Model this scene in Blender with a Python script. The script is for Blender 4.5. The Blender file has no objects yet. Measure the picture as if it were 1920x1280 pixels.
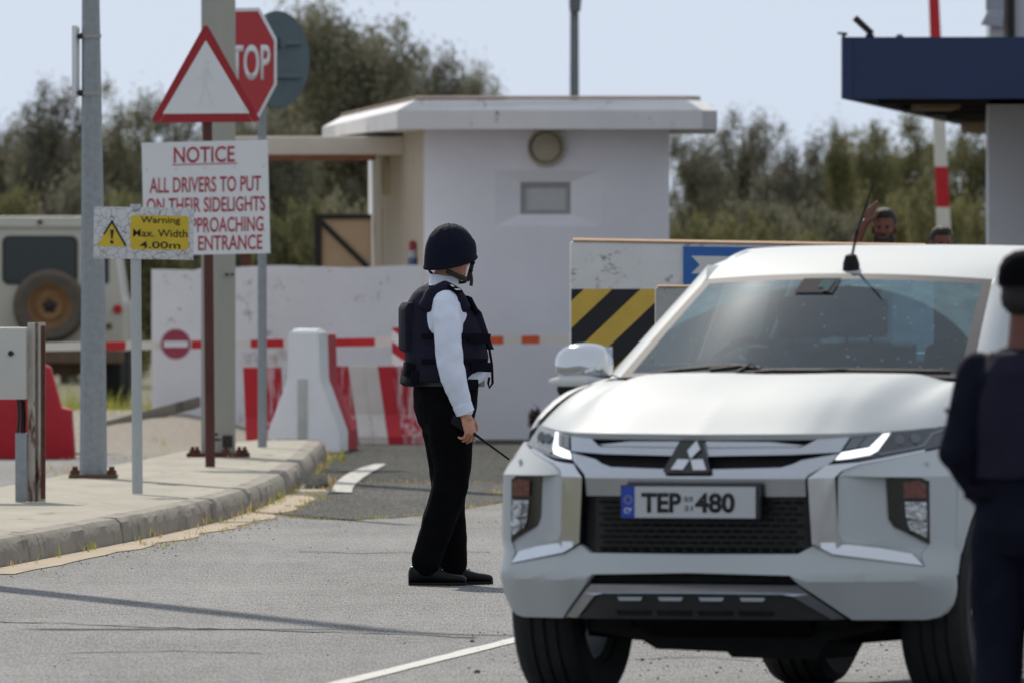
import bpy, bmesh, math, random
from mathutils import Vector, Matrix, noise

# ------------------------------------------------------------------ camera, sky, sun, exposure
scene = bpy.context.scene
col = scene.collection
FPX, YH, ZC = 32000.0, 460.0, 1.73            # 600 mm lens on a 36 mm sensor, eye height 1.73 m
cam_d = bpy.data.cameras.new("camera")
cam_d.sensor_width = 36.0
cam_d.lens = 600.0
cam_d.clip_start = 1.0
cam_d.clip_end = 6000.0
cam_d.dof.use_dof = True
cam_d.dof.focus_distance = 86.0
cam_d.dof.aperture_fstop = 12.5
cam = bpy.data.objects.new("camera", cam_d)
col.objects.link(cam)
cam.location = (0, 0, ZC)
cam.rotation_euler = (math.radians(90) - math.atan((640 - YH) / FPX), 0, 0)
scene.camera = cam

SUN_AZ, SUN_EL = math.radians(-12), math.radians(40)     # azimuth measured from +Y towards +X
sun_dir = Vector((math.sin(SUN_AZ) * math.cos(SUN_EL), math.cos(SUN_AZ) * math.cos(SUN_EL), math.sin(SUN_EL)))
w = bpy.data.worlds.new("World")
scene.world = w
w.use_nodes = True
nt = w.node_tree
sky = nt.nodes.new("ShaderNodeTexSky")
sky.sky_type = 'NISHITA'
sky.sun_disc = False
sky.sun_elevation = SUN_EL
sky.sun_rotation = SUN_AZ
sky.altitude = 20
sky.air_density = 1.0
sky.dust_density = 0.3
sky.ozone_density = 1.0
bg = nt.nodes["Background"]
bg.inputs[1].default_value = 0.1
tcw = nt.nodes.new("ShaderNodeTexCoord")
addv = nt.nodes.new("ShaderNodeVectorMath")          # lifts the clear upper sky down to the horizon: no orange dust band
addv.operation = 'ADD'
addv.inputs[1].default_value = (0, 0, 0.45)
nrmv = nt.nodes.new("ShaderNodeVectorMath")
nrmv.operation = 'NORMALIZE'
nt.links.new(tcw.outputs['Generated'], addv.inputs[0])
nt.links.new(addv.outputs[0], nrmv.inputs[0])
nt.links.new(nrmv.outputs[0], sky.inputs['Vector'])
veil = nt.nodes.new("ShaderNodeMix")                  # thin bright haze over the whole sky
veil.data_type = 'RGBA'
veil.inputs[0].default_value = 0.62
veil.inputs[7].default_value = (6.3, 6.65, 6.95, 1)
nt.links.new(sky.outputs[0], veil.inputs[6])
nt.links.new(veil.outputs[2], bg.inputs[0])
sl = bpy.data.lights.new("sun", 'SUN')
sl.energy = 3.0
sl.angle = math.radians(0.5)
sl.color = (1.0, 0.93, 0.82)
so = bpy.data.objects.new("sun", sl)
col.objects.link(so)
so.rotation_euler = sun_dir.to_track_quat('Z', 'Y').to_euler()
so.location = (-20, 60, 60)
scene.view_settings.view_transform = 'Standard'
scene.view_settings.look = 'None'
scene.view_settings.exposure = 0.25
scene.view_settings.gamma = 1.0
scene.render.engine = 'CYCLES'
scene.cycles.max_bounces = 8
scene.cycles.transparent_max_bounces = 16
scene.cycles.use_denoising = True

R = random.Random(7)

# ------------------------------------------------------------------ helpers
def gx(px, D):
    return (px - 960.0) * D / FPX

def gz(py, D):
    return ZC - (py - YH) * D / FPX

def dist(py, z=0.0):
    return FPX * (ZC - z) / (py - YH)

def lin(r, g, b):
    f = lambda c: c / 12.92 if c <= 0.04045 else ((c + 0.055) / 1.055) ** 2.4
    return (f(r / 255), f(g / 255), f(b / 255))

MATS = {}
def P(name, c, rough=0.6, metal=0.0, var=0.12, scale=6.0, bump=0.0, bscale=60.0, stain=None, coat=0.0,
      stretch=(1, 1, 1), emit=0.0, c2=None, spec=0.5):
    """Principled material; colour broken up by noise, optional stains (colour, scale, threshold, stretch), optional bump."""
    if name in MATS:
        return MATS[name]
    m = bpy.data.materials.new(name)
    m.use_nodes = True
    t = m.node_tree
    b = t.nodes["Principled BSDF"]
    N = t.nodes.new
    L = t.links.new
    tc = N("ShaderNodeTexCoord")
    mp = N("ShaderNodeMapping")
    mp.inputs['Scale'].default_value = stretch
    L(tc.outputs['Object'], mp.inputs['Vector'])
    nz = N("ShaderNodeTexNoise")
    nz.inputs['Scale'].default_value = scale
    nz.inputs['Detail'].default_value = 6
    nz.inputs['Roughness'].default_value = 0.65
    L(mp.outputs[0], nz.inputs['Vector'])
    rp = N("ShaderNodeValToRGB")
    rp.color_ramp.elements[0].position = 0.3
    rp.color_ramp.elements[1].position = 0.7
    lo = tuple(max(0, x * (1 - var)) for x in c)
    hi = tuple(min(1, x * (1 + var)) for x in (c2 or c))
    rp.color_ramp.elements[0].color = (*lo, 1)
    rp.color_ramp.elements[1].color = (*hi, 1)
    L(nz.outputs['Fac'], rp.inputs['Fac'])
    out = rp.outputs['Color']
    stains = [] if not stain else (stain if isinstance(stain, list) else [stain])
    for (sc, ss, th, sst) in stains:
        mp2 = N("ShaderNodeMapping")
        mp2.inputs['Scale'].default_value = sst
        mp2.inputs['Location'].default_value = (3.1 * ss, 1.7, 0.6)
        L(tc.outputs['Object'], mp2.inputs['Vector'])
        n2 = N("ShaderNodeTexNoise")
        n2.inputs['Scale'].default_value = ss
        n2.inputs['Detail'].default_value = 8
        n2.inputs['Roughness'].default_value = 0.7
        L(mp2.outputs[0], n2.inputs['Vector'])
        r2 = N("ShaderNodeValToRGB")
        r2.color_ramp.elements[0].position = th
        r2.color_ramp.elements[1].position = min(1, th + 0.09)
        r2.color_ramp.elements[0].color = (0, 0, 0, 1)
        r2.color_ramp.elements[1].color = (1, 1, 1, 1)
        L(n2.outputs['Fac'], r2.inputs['Fac'])
        mx = N("ShaderNodeMix")
        mx.data_type = 'RGBA'
        L(r2.outputs['Color'], mx.inputs[0])
        L(out, mx.inputs[6])
        mx.inputs[7].default_value = (*sc, 1)
        out = mx.outputs[2]
    L(out, b.inputs['Base Color'])
    b.inputs['Roughness'].default_value = rough
    b.inputs['Metallic'].default_value = metal
    b.inputs['Coat Weight'].default_value = coat
    b.inputs['Coat Roughness'].default_value = 0.04
    b.inputs['Specular IOR Level'].default_value = spec
    if emit:
        L(out, b.inputs['Emission Color'])
        b.inputs['Emission Strength'].default_value = emit
    if bump:
        n3 = N("ShaderNodeTexNoise")
        n3.inputs['Scale'].default_value = bscale
        n3.inputs['Detail'].default_value = 4
        L(mp.outputs[0], n3.inputs['Vector'])
        bp = N("ShaderNodeBump")
        bp.inputs['Strength'].default_value = bump
        bp.inputs['Distance'].default_value = 0.02
        L(n3.outputs['Fac'], bp.inputs['Height'])
        L(bp.outputs[0], b.inputs['Normal'])
    MATS[name] = m
    return m


class MB:
    """collects geometry that becomes ONE mesh object"""
    def __init__(s):
        s.bm = bmesh.new()
        s.mi = 0

    def face(s, pts, mi=None):
        vs = [s.bm.verts.new(p) for p in pts]
        f = s.bm.faces.new(vs)
        f.material_index = s.mi if mi is None else mi
        return f

    def prism(s, pts, vec, bevel=0.0):
        """polygon (list of 3-D points) extruded by vec, closed"""
        vec = Vector(vec)
        a = [s.bm.verts.new(p) for p in pts]
        b = [s.bm.verts.new(Vector(p) + vec) for p in pts]
        n = len(pts)
        fs = [s.bm.faces.new(a), s.bm.faces.new(list(reversed(b)))]
        for i in range(n):
            fs.append(s.bm.faces.new((a[(i + 1) % n], a[i], b[i], b[(i + 1) % n])))
        for f in fs:
            f.material_index = s.mi
        bmesh.ops.recalc_face_normals(s.bm, faces=fs)
        if bevel:
            es = list({e for f in fs for e in f.edges})
            r = bmesh.ops.bevel(s.bm, geom=es, offset=bevel, segments=2, affect='EDGES', profile=0.6)
            for f in r['faces']:
                f.material_index = s.mi
        return s

    def box(s, x0, x1, y0, y1, z0, z1, bevel=0.0):
        return s.prism([(x0, y0, z0), (x1, y0, z0), (x1, y0, z1), (x0, y0, z1)], (0, y1 - y0, 0), bevel)

    def loft(s, rings, caps=True):
        vr = [[s.bm.verts.new(p) for p in r] for r in rings]
        n = len(rings[0])
        fs = []
        for a, b in zip(vr, vr[1:]):
            for i in range(n):
                fs.append(s.bm.faces.new((a[i], a[(i + 1) % n], b[(i + 1) % n], b[i])))
        if caps:
            fs.append(s.bm.faces.new(list(reversed(vr[0]))))
            fs.append(s.bm.faces.new(vr[-1]))
        for f in fs:
            f.material_index = s.mi
        bmesh.ops.recalc_face_normals(s.bm, faces=fs)
        return s

    def tube(s, path, r, n=12, caps=True, flat=None):
        """tube along path; r is a radius or a list; flat=(a,b) scales the two section axes"""
        path = [Vector(p) for p in path]
        rs = r if isinstance(r, (list, tuple)) else [r] * len(path)
        rings = []
        up = None
        for i, p in enumerate(path):
            d = (path[min(i + 1, len(path) - 1)] - path[max(i - 1, 0)]).normalized()
            if up is None:
                up = Vector((0, 1, 0)) if abs(d.y) < 0.9 else Vector((1, 0, 0))
            sx = d.cross(up).normalized()
            sy = sx.cross(d).normalized()
            up = sy
            fa, fb = flat or (1, 1)
            rings.append([p + sx * (rs[i] * fa * math.cos(k * 2 * math.pi / n)) + sy * (rs[i] * fb * math.sin(k * 2 * math.pi / n))
                          for k in range(n)])
        return s.loft(rings, caps)

    def cyl(s, p0, p1, r0, r1=None, n=20):
        return s.tube([p0, p1], [r0, r0 if r1 is None else r1], n)

    def ell(s, c, r, rot=None, n=16, m=10):
        mt = Matrix.Translation(c) @ (rot or Matrix()) @ Matrix.Diagonal((*r, 1))
        g = bmesh.ops.create_uvsphere(s.bm, u_segments=n, v_segments=m, radius=1.0, matrix=mt)
        for v in g['verts']:
            for f in v.link_faces:
                f.material_index = s.mi
        return s

    def lathe(s, prof, axis_pt, axis, n=32, closed=False):
        """profile list of (radius, along) turned about axis"""
        axis = Vector(axis).normalized()
        a = axis.orthogonal().normalized()
        b = axis.cross(a)
        c = Vector(axis_pt)
        rings = []
        for (r, h) in prof:
            rings.append([c + axis * h + (a * math.cos(k * 2 * math.pi / n) + b * math.sin(k * 2 * math.pi / n)) * r for k in range(n)])
        if closed:
            rings.append(rings[0])
        return s.loft(rings, caps=not closed)

    def build(s, name, mats, parent=None, smooth=35, loc=None):
        me = bpy.data.meshes.new(name)
        s.bm.normal_update()
        s.bm.to_mesh(me)
        s.bm.free()
        return link(name, me, mats, parent, smooth, loc)


def link(name, me, mats, parent=None, smooth=35, loc=None):
    for m in (mats if isinstance(mats, (list, tuple)) else [mats]):
        me.materials.append(m)
    if smooth:
        me.shade_smooth()
        me.set_sharp_from_angle(angle=math.radians(smooth))
    o = bpy.data.objects.new(name, me)
    col.objects.link(o)
    if parent:
        o.parent = parent
    if loc:
        o.location = loc
    return o


def tag(o, label=None, cat=None, group=None, kind=None):
    if label: o["label"] = label
    if cat: o["category"] = cat
    if group: o["group"] = group
    if kind: o["kind"] = kind
    return o


def thing(name, label, cat, loc=(0, 0, 0), rz=0.0, group=None):
    o = bpy.data.objects.new(name, None)
    o.empty_display_size = 0.2
    col.objects.link(o)
    o.location = loc
    o.rotation_euler = (0, 0, rz)
    return tag(o, label, cat, group)


def copy_tree(o, parent=None):
    c = o.copy()
    col.objects.link(c)
    if parent:
        c.parent = parent
    for ch in o.children:
        copy_tree(ch, c)
    return c


def remeshed(mb, name, mats, parent, voxel, smooth=4, wrinkle=None, fac=0.5, cut=None):
    """fuse the overlapping closed pieces of mb into one continuous skin"""
    me = bpy.data.meshes.new(name)
    mb.bm.to_mesh(me)
    mb.bm.free()
    o = bpy.data.objects.new(name, me)
    col.objects.link(o)
    md = o.modifiers.new("remesh", 'REMESH')
    md.mode = 'VOXEL'
    md.voxel_size = voxel
    if smooth:
        ms = o.modifiers.new("smooth", 'SMOOTH')
        ms.iterations = smooth
        ms.factor = fac
    dg = bpy.context.evaluated_depsgraph_get()
    dg.update()
    new = bpy.data.meshes.new_from_object(o.evaluated_get(dg))
    bpy.data.objects.remove(o)
    bpy.data.meshes.remove(me)
    new.name = name
    if wrinkle:
        amp, sc = wrinkle
        nn = [v.normal.copy() for v in new.vertices]
        for v, n in zip(new.vertices, nn):
            p = v.co
            q = Vector((p.x * sc[0], p.y * sc[1], p.z * sc[2]))
            v.co = p + n * amp * (noise.noise(q) + 0.5 * noise.noise(q * 2.3))
    return link(name, new, mats, parent, smooth=0) if False else _lk(name, new, mats, parent)


def _lk(name, me, mats, parent):
    me.materials.clear()
    for m in (mats if isinstance(mats, (list, tuple)) else [mats]):
        me.materials.append(m)
    me.shade_smooth()
    o = bpy.data.objects.new(name, me)
    col.objects.link(o)
    if parent:
        o.parent = parent
    return o


def text_into(mb, s, cx, cz, w, h, y, thick=0.002, bold=0.0, mi=None, shear=0.0, spacing=1.0):
    """letters of string s, as flat solid letters facing -Y, fitted to width w and height h around (cx, cz)"""
    cu = bpy.data.curves.new("t", 'FONT')
    cu.body = s
    cu.offset = bold
    cu.space_character = spacing
    cu.resolution_u = 6
    ob = bpy.data.objects.new("t", cu)
    col.objects.link(ob)
    dg = bpy.context.evaluated_depsgraph_get()
    dg.update()
    me = bpy.data.meshes.new_from_object(ob.evaluated_get(dg))
    bpy.data.objects.remove(ob)
    bpy.data.curves.remove(cu)
    xs = [v.co.x for v in me.vertices]
    ys = [v.co.y for v in me.vertices]
    x0, x1, y0, y1 = min(xs), max(xs), min(ys), max(ys)
    sx, sy = w / (x1 - x0), h / (y1 - y0)
    t = bmesh.new()
    t.from_mesh(me)
    bpy.data.meshes.remove(me)
    for v in t.verts:
        v.co = Vector((cx + (v.co.x - (x0 + x1) / 2) * sx, y, cz + (v.co.y - (y0 + y1) / 2) * sy))
    r = bmesh.ops.extrude_face_region(t, geom=t.faces[:])
    for e in r['geom']:
        if isinstance(e, bmesh.types.BMVert):
            e.co.y += thick
    bmesh.ops.recalc_face_normals(t, faces=t.faces[:])
    for f in t.faces:
        f.material_index = mb.mi if mi is None else mi
    tm = bpy.data.meshes.new("t")
    t.to_mesh(tm)
    t.free()
    mb.bm.from_mesh(tm)
    bpy.data.meshes.remove(tm)


def pchip(T):
    xs = [a for a, _ in T]
    ys = [b for _, b in T]
    n = len(T)
    d = [(ys[i + 1] - ys[i]) / (xs[i + 1] - xs[i]) for i in range(n - 1)]
    m = [d[0]] + [0 if d[i - 1] * d[i] <= 0 else 2 * d[i - 1] * d[i] / (d[i - 1] + d[i]) for i in range(1, n - 1)] + [d[-1]]
    def f(x):
        if x <= xs[0]: return ys[0]
        if x >= xs[-1]: return ys[-1]
        i = max(j for j in range(n - 1) if xs[j] <= x)
        h = xs[i + 1] - xs[i]
        t = (x - xs[i]) / h
        return ((2 * t ** 3 - 3 * t * t + 1) * ys[i] + (t ** 3 - 2 * t * t + t) * h * m[i]
                + (-2 * t ** 3 + 3 * t * t) * ys[i + 1] + (t ** 3 - t * t) * h * m[i + 1])
    return f


def sstep(a, b, x):
    t = max(0.0, min(1.0, (x - a) / (b - a)))
    return t * t * (3 - 2 * t)

# ------------------------------------------------------------------ materials
M_white_wall = P("white_render", lin(236, 236, 242), 0.85, var=0.05, scale=1.2, bump=0.15, bscale=30,
                 stain=[(lin(120, 112, 100), 1.6, 0.66, (1, 1, 0.6))])
M_white_stain = P("stained_white_paint", lin(214, 214, 214), 0.8, var=0.07, scale=2, bump=0.2, bscale=30,
                  stain=[(lin(120, 118, 112), 6.0, 0.575, (1, 1, 1.6)), (lin(150, 146, 138), 2.5, 0.57, (1, 1, 0.5))])
M_black = P("black_plastic", (0.012, 0.012, 0.013), 0.5, var=0.2, scale=30)
M_galv = P("galvanised_steel", lin(150, 156, 160), 0.55, metal=0.35, var=0.14, scale=26, bump=0.05, bscale=80)
M_galv2 = P("grey_painted_steel", lin(158, 160, 158), 0.6, metal=0.1, var=0.07, scale=4, stretch=(1, 1, 0.2))
M_rust = P("rusty_steel", lin(88, 52, 40), 0.85, var=0.4, scale=22, bump=0.3, bscale=90, stretch=(1, 1, 0.5))
M_rust_paint = P("white_paint_over_rust", lin(178, 172, 162), 0.7, var=0.12, scale=10,
                 stain=[(lin(96, 56, 38), 9.0, 0.52, (1.6, 1.6, 0.35))])
M_signwhite = P("sign_white", lin(226, 229, 232), 0.5, var=0.025, scale=3)
M_signred = P("sign_red", lin(158, 28, 38), 0.5, var=0.1, scale=6)
M_textred = P("letter_red", lin(172, 42, 62), 0.6, var=0.12, scale=20)
M_signback = P("sign_back_grey", lin(92, 108, 116), 0.55, metal=0.3, var=0.12, scale=5)
M_yellow = P("sign_yellow", lin(205, 178, 45), 0.6, var=0.1, scale=9)
M_yellowp = P("yellow_paint", lin(206, 172, 76), 0.75, var=0.08, scale=6, stain=[(lin(120, 104, 60), 9, 0.66, (1, 1, 1))])
M_blackp = P("black_paint", lin(32, 32, 36), 0.75, var=0.2, scale=8)
M_letter = P("letter_black", (0.01, 0.01, 0.011), 0.6, var=0.1)
M_redp = P("red_plastic", lin(188, 24, 40), 0.55, var=0.1, scale=5)
M_redfade = P("faded_red_paint", lin(176, 40, 52), 0.75, var=0.1, scale=6,
              stain=[(lin(205, 168, 170), 4.5, 0.47, (5, 5, 0.28))])
M_whitep = P("white_plastic", lin(246, 247, 248), 0.45, var=0.04, scale=4,
             stain=[(lin(150, 144, 134), 6, 0.68, (2, 2, 0.3))])
M_whitefade = P("weathered_white_paint", lin(214, 208, 202), 0.75, var=0.08, scale=5,
                stain=[(lin(196, 166, 160), 4.0, 0.58, (5, 5, 0.25))])
M_orange = P("orange_reflector", lin(215, 92, 40), 0.4, var=0.25, scale=12)
M_blue = P("blue_sign", lin(40, 100, 172), 0.6, var=0.07, scale=4)
M_navy = P("navy_fascia", lin(34, 52, 92), 0.6, var=0.08, scale=2.5)
M_conc = P("concrete", lin(184, 176, 164), 0.9, var=0.14, scale=9, bump=0.35, bscale=60,
           stain=[(lin(110, 104, 94), 5, 0.62, (1, 0.3, 1))])
M_beige = P("beige_vent", lin(178, 170, 150), 0.8, var=0.1)
M_tan = P("tan_board", lin(196, 168, 138), 0.8, var=0.07, scale=3)
M_brown = P("brown_wood", lin(106, 72, 54), 0.8, var=0.2, scale=8)
M_darkframe = P("dark_frame", lin(38, 34, 32), 0.6, var=0.2)
# ------------------------------------------------------------------ ground, road, pavement island
def asphalt(name, c, speck, big=0.16, spec=.35, rough=.8):
    m = bpy.data.materials.new(name)
    m.use_nodes = True
    t = m.node_tree
    b = t.nodes["Principled BSDF"]
    N, L = t.nodes.new, t.links.new
    tc = N("ShaderNodeTexCoord")
    def noise_(scale, stretch, detail=5, rough=0.6):
        mp = N("ShaderNodeMapping")
        mp.inputs['Scale'].default_value = stretch
        L(tc.outputs['Object'], mp.inputs['Vector'])
        n = N("ShaderNodeTexNoise")
        n.inputs['Scale'].default_value = scale
        n.inputs['Detail'].default_value = detail
        n.inputs['Roughness'].default_value = rough
        L(mp.outputs[0], n.inputs['Vector'])
        return n.outputs['Fac']
    def mathn(op, a, bv):
        n = N("ShaderNodeMath")
        n.operation = op
        for i, x in enumerate((a, bv)):
            if isinstance(x, (int, float)): n.inputs[i].default_value = x
            else: L(x, n.inputs[i])
        return n.outputs[0]
    fine = noise_(105.0, (1, 0.030, 1), 3, 0.75)            # aggregate grain
    mid = noise_(9.0, (1, 0.05, 1), 6, 0.7)
    larg = noise_(0.45, (1, 0.35, 1), 4, 0.6)
    crack = noise_(0.9, (0.35, 1, 1), 6, 0.62)
    s1 = mathn('MULTIPLY_ADD', mathn('SUBTRACT', fine, 0.5), speck)
    f = mathn('ADD', mathn('MULTIPLY', mathn('SUBTRACT', fine, 0.5), speck * 2), 1.0)
    f = mathn('ADD', f, mathn('MULTIPLY', mathn('SUBTRACT', mid, 0.5), 0.8))
    f = mathn('ADD', f, mathn('MULTIPLY', mathn('SUBTRACT', larg, 0.5), big * 4))
    streak = noise_(1.6, (1, 0.012, 1), 3, 0.6)           # faint wheel tracks along the road
    f = mathn('ADD', f, mathn('MULTIPLY', mathn('SUBTRACT', streak, 0.5), 0.55))
    ck = mathn('ABSOLUTE', mathn('SUBTRACT', crack, 0.5), 0)
    ck = mathn('LESS_THAN', ck, 0.006)
    f = mathn('SUBTRACT', f, mathn('MULTIPLY', ck, 0.25))
    vm = N("ShaderNodeMix")
    vm.data_type = 'RGBA'
    vm.blend_type = 'MULTIPLY'
    vm.inputs[0].default_value = 1.0
    vm.inputs[6].default_value = (*c, 1)
    cb = N("ShaderNodeCombineColor")
    for i in range(3): L(f, cb.inputs[i])
    L(cb.outputs[0], vm.inputs[7])
    L(vm.outputs[2], b.inputs['Base Color'])
    b.inputs['Roughness'].default_value = rough
    b.inputs['Specular IOR Level'].default_value = spec
    bp = N("ShaderNodeBump")
    bp.inputs['Strength'].default_value = 0.8
    bp.inputs['Distance'].default_value = 0.02
    L(mathn('ADD', fine, mathn('MULTIPLY', mid, 0.6)), bp.inputs['Height'])
    L(bp.outputs[0], b.inputs['Normal'])
    return m

M_asph = asphalt("asphalt", (0.186, 0.186, 0.184), 1.9, big=.26)
M_asph2 = asphalt("old_asphalt", (0.082, 0.082, 0.074), 2.0, spec=.08, rough=1.0)
M_asph3 = asphalt("patched_asphalt", (0.122, 0.121, 0.112), 2.0, spec=.12, rough=1.0)
M_dirt = P("dry_ground", lin(104, 94, 74), 0.95, var=0.3, scale=1.5, bump=0.4, bscale=14, c2=lin(92, 94, 62))
M_gravel = P("gravel", lin(140, 132, 120), 0.95, var=0.35, scale=18, bump=0.6, bscale=50)
M_pave = P("concrete_paving", lin(158, 152, 138), 0.9, var=0.16, scale=3.0, bump=0.3, bscale=50, stretch=(1, 0.2, 1),
           stain=[(lin(120, 108, 88), 4.0, 0.58, (1, 0.10, 1))])
M_kerb = P("kerb_concrete", lin(140, 133, 122), 0.9, var=0.2, scale=5.0, bump=0.35, bscale=40, stretch=(1, 0.25, 1),
           stain=[(lin(92, 84, 72), 3.5, 0.56, (1, 0.5, 0.4)), (lin(70, 62, 52), 9.0, 0.66, (1, 0.4, 0.3))])
M_gutter = P("gutter_concrete", lin(170, 155, 132), 0.9, var=0.14, scale=6, bump=0.3, stretch=(1, 0.2, 1),
             stain=[(lin(130, 116, 92), 6, 0.6, (1, 0.2, 1))])
M_line = P("road_paint", lin(196, 194, 188), 0.8, var=0.08, scale=20, stretch=(1, 0.1, 1),
           stain=[(lin(132, 130, 126), 30, 0.62, (1, 0.08, 1))])

mb = MB()
mb.face([(-900, -40, -0.012), (900, -40, -0.012), (900, 3000, -0.012), (-900, 3000, -0.012)])
tag(mb.build("ground", M_dirt, smooth=0), kind="structure")
mb = MB()
mb.face([(-16, 10, 0.0), (16, 10, 0.0), (16, 153, 0.0), (-16, 153, 0.0)])
tag(mb.build("road", M_asph, smooth=0), kind="structure")

# older, darker asphalt beyond a ragged seam
mb = MB()
seam = [(-1.52, 111.0), (-1.40, 108.8), (-1.26, 107.9), (-1.0, 107.6), (-0.8, 108.4), (-0.6, 109.2), (-0.38, 110.4), (-0.3, 112.4),
        (-0.1, 114.6), (0.1, 117.5), (0.6, 118.5), (1.6, 117.2), (3.0, 118.8), (6.0, 118), (15.9, 119)]
seam = [(a[0] + (b[0] - a[0]) * k / 4, a[1] + (b[1] - a[1]) * k / 4 + R.gauss(0, .10)) for a, b in zip(seam, seam[1:]) for k in range(4)] + [seam[-1]]
seam2 = [(-1.5 + k * .29, 124.4 + R.gauss(0, .3) + (.8 if k > 8 else 0)) for k in range(60)]
def at_x(path, x):
    for (a0, b0), (a1, b1) in zip(path, path[1:]):
        if a0 <= x <= a1: return b0 + (b1 - b0) * (x - a0) / max(1e-6, a1 - a0)
    return path[0][1] if x < path[0][0] else path[-1][1]
cols = sorted({round(x, 4) for x, _ in seam} | {round(x, 4) for x, _ in seam2 if x > seam[0][0]})
cols = [x for x in cols if -1.495 <= x <= 15.6]
for x0, x1 in zip(cols, cols[1:]):
    mb.face([(x0, at_x(seam, x0), .004), (x1, at_x(seam, x1), .004), (x1, at_x(seam2, x1), .004), (x0, at_x(seam2, x0), .004)])
tag(mb.build("patched_asphalt", M_asph3, smooth=0), kind="structure")
mb = MB()
for (x0, y0), (x1, y1) in zip(seam2, seam2[1:]):
    mb.face([(x0, y0 + .02, .004), (x1, y1 + .02, .004), (x1, 152.9, .004), (x0, 152.9, .004)])
tag(mb.build("old_asphalt", M_asph2, smooth=0), kind="structure")

kerb_path = [(-3.62, 78.5), (-3.12, 86), (-2.70, 92.3), (-2.25, 99.2), (-2.0, 103.4), (-1.784, 107.9), (-1.64, 113), (-1.544, 119.3),
             (-1.50, 127), (-1.49, 134), (-1.495, 138.2), (-1.52, 139.0), (-1.62, 139.2), (-2.05, 139.3)]
back_path = [(-2.2, 138.2), (-2.54, 131.3), (-2.77, 125.5), (-3.05, 119), (-3.36, 111.9), (-4.0, 103), (-4.8, 92), (-6.0, 78.5)]
KZ = 0.15
# kerb: one stone after another along the path, each its own length of the sweep
mb = MB()
def lerp2(path, step):
    out = []
    for (a, b) in zip(path, path[1:]):
        a, b = Vector(a), Vector(b)
        n = max(1, int((b - a).length / step))
        for i in range(n):
            out.append(a.lerp(b, i / n))
    out.append(Vector(path[-1]))
    return out
def spline(path, n=8):
    P_ = [Vector(p) for p in path]
    out = []
    for i in range(len(P_) - 1):
        a, b, c, d = P_[max(i - 1, 0)], P_[i], P_[i + 1], P_[min(i + 2, len(P_) - 1)]
        for k in range(n):
            t = k / n
            out.append(.5 * ((2 * b) + (c - a) * t + (2 * a - 5 * b + 4 * c - d) * t * t + (3 * b - a - 3 * c + d) * t ** 3))
    return out + [P_[-1]]
kp = spline(kerb_path, 16)
prof = [(0.0, -0.05), (-0.012, 0.05), (-0.03, KZ - 0.03), (-0.055, KZ - 0.004), (-0.16, KZ + 0.002), (-0.17, -0.05)]
fr_ = []
for i, q in enumerate(kp):
    d = (kp[min(i + 1, len(kp) - 1)] - kp[max(i - 1, 0)]).normalized()
    fr_.append((q, Vector((d.y, -d.x))))
for i in range(0, len(kp) - 1, 6):                       # stones about two and a half metres long, butted with a hair joint
    seg = fr_[i:i + 7]
    if len(seg) < 2: break
    jit = R.uniform(-0.002, 0.002)
    rings = []
    for k, (q, nrm) in enumerate(seg):
        if k == len(seg) - 1 and len(seg) > 2: q = q.lerp(seg[k - 1][0], .012)
        rings.append([(q.x + nrm.x * (o_ + jit + R.gauss(0, .0022)), q.y + nrm.y * (o_ + jit), z + (jit + R.gauss(0, .0016) if z > 0 else 0)) for o_, z in prof])
    mb.loft(rings)
tag(mb.build("kerb", M_kerb, smooth=32), kind="structure")

mb = MB()
inner = []
for a, b in zip(kp, kp[1:] + [kp[-1] + (kp[-1] - kp[-2])]):
    d = (b - a).normalized()
    inner.append((a.x - d.y * 0.14, a.y + d.x * 0.14, KZ - 0.004))
top = inner + [(x, y, KZ - 0.004) for x, y in back_path]
f = mb.face(top)
bmesh.ops.triangulate(mb.bm, faces=mb.bm.faces[:])
for a, b in zip(back_path, back_path[1:]):
    mb.face([(a[0], a[1], KZ - 0.004), (b[0], b[1], KZ - 0.004), (b[0] - 0.02, b[1], -0.02), (a[0] - 0.02, a[1], -0.02)])
bmesh.ops.recalc_face_normals(mb.bm, faces=mb.bm.faces[:])
tag(mb.build("pavement", M_pave, smooth=0), kind="structure")

mb = MB()
gp = lerp2([(-2.86, 89.8), (-2.70, 92.3), (-2.25, 99.2), (-2.0, 103.4), (-1.784, 107.9), (-1.64, 113), (-1.56, 118.5), (-1.54, 121)], 0.9)
wd = lambda y: 0.235 + 0.05 * math.sin(y * 1.7) * 0.5 + 0.03 * math.sin(y * 4.1)
for a, b in zip(gp, gp[1:]):
    mb.face([(a.x + 0.004, a.y, 0.0045), (a.x + wd(a.y), a.y, 0.0045), (b.x + wd(b.y), b.y, 0.0045), (b.x + 0.004, b.y, 0.0045)])
bmesh.ops.remove_doubles(mb.bm, verts=mb.bm.verts[:], dist=0.001)
tag(mb.build("gutter_strip", M_gutter, smooth=0), kind="structure")

def strip(name, pts, m, z):
    mb = MB()
    for (l0, r0, y0), (l1, r1, y1) in zip(pts, pts[1:]):
        mb.face([(l0, y0, z), (r0, y0, z), (r1, y1, z), (l1, y1, z)])
    bmesh.ops.remove_doubles(mb.bm, verts=mb.bm.verts[:], dist=0.0005)
    return tag(mb.build(name, m, smooth=0), kind="structure")
c0, c1 = Vector((-0.70, 67.2)), Vector((0.05, 75.2))
dv = (c1 - c0) / 8.0
ln = []
for k in range(-14, 70):
    p = c0 + dv * (k * 0.5)
    ln.append((p.x - 0.047 + R.uniform(-.006, .006), p.x + 0.047 + R.uniform(-.004, .004), p.y))
strip("lane_marking", ln, M_line, 0.004)
M_line2 = P("worn_road_paint", lin(188, 185, 178), 0.9, var=0.14, scale=18, stretch=(1, 0.1, 1), stain=[(lin(122, 120, 114), 22, 0.54, (1, 0.08, 1))])
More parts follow.
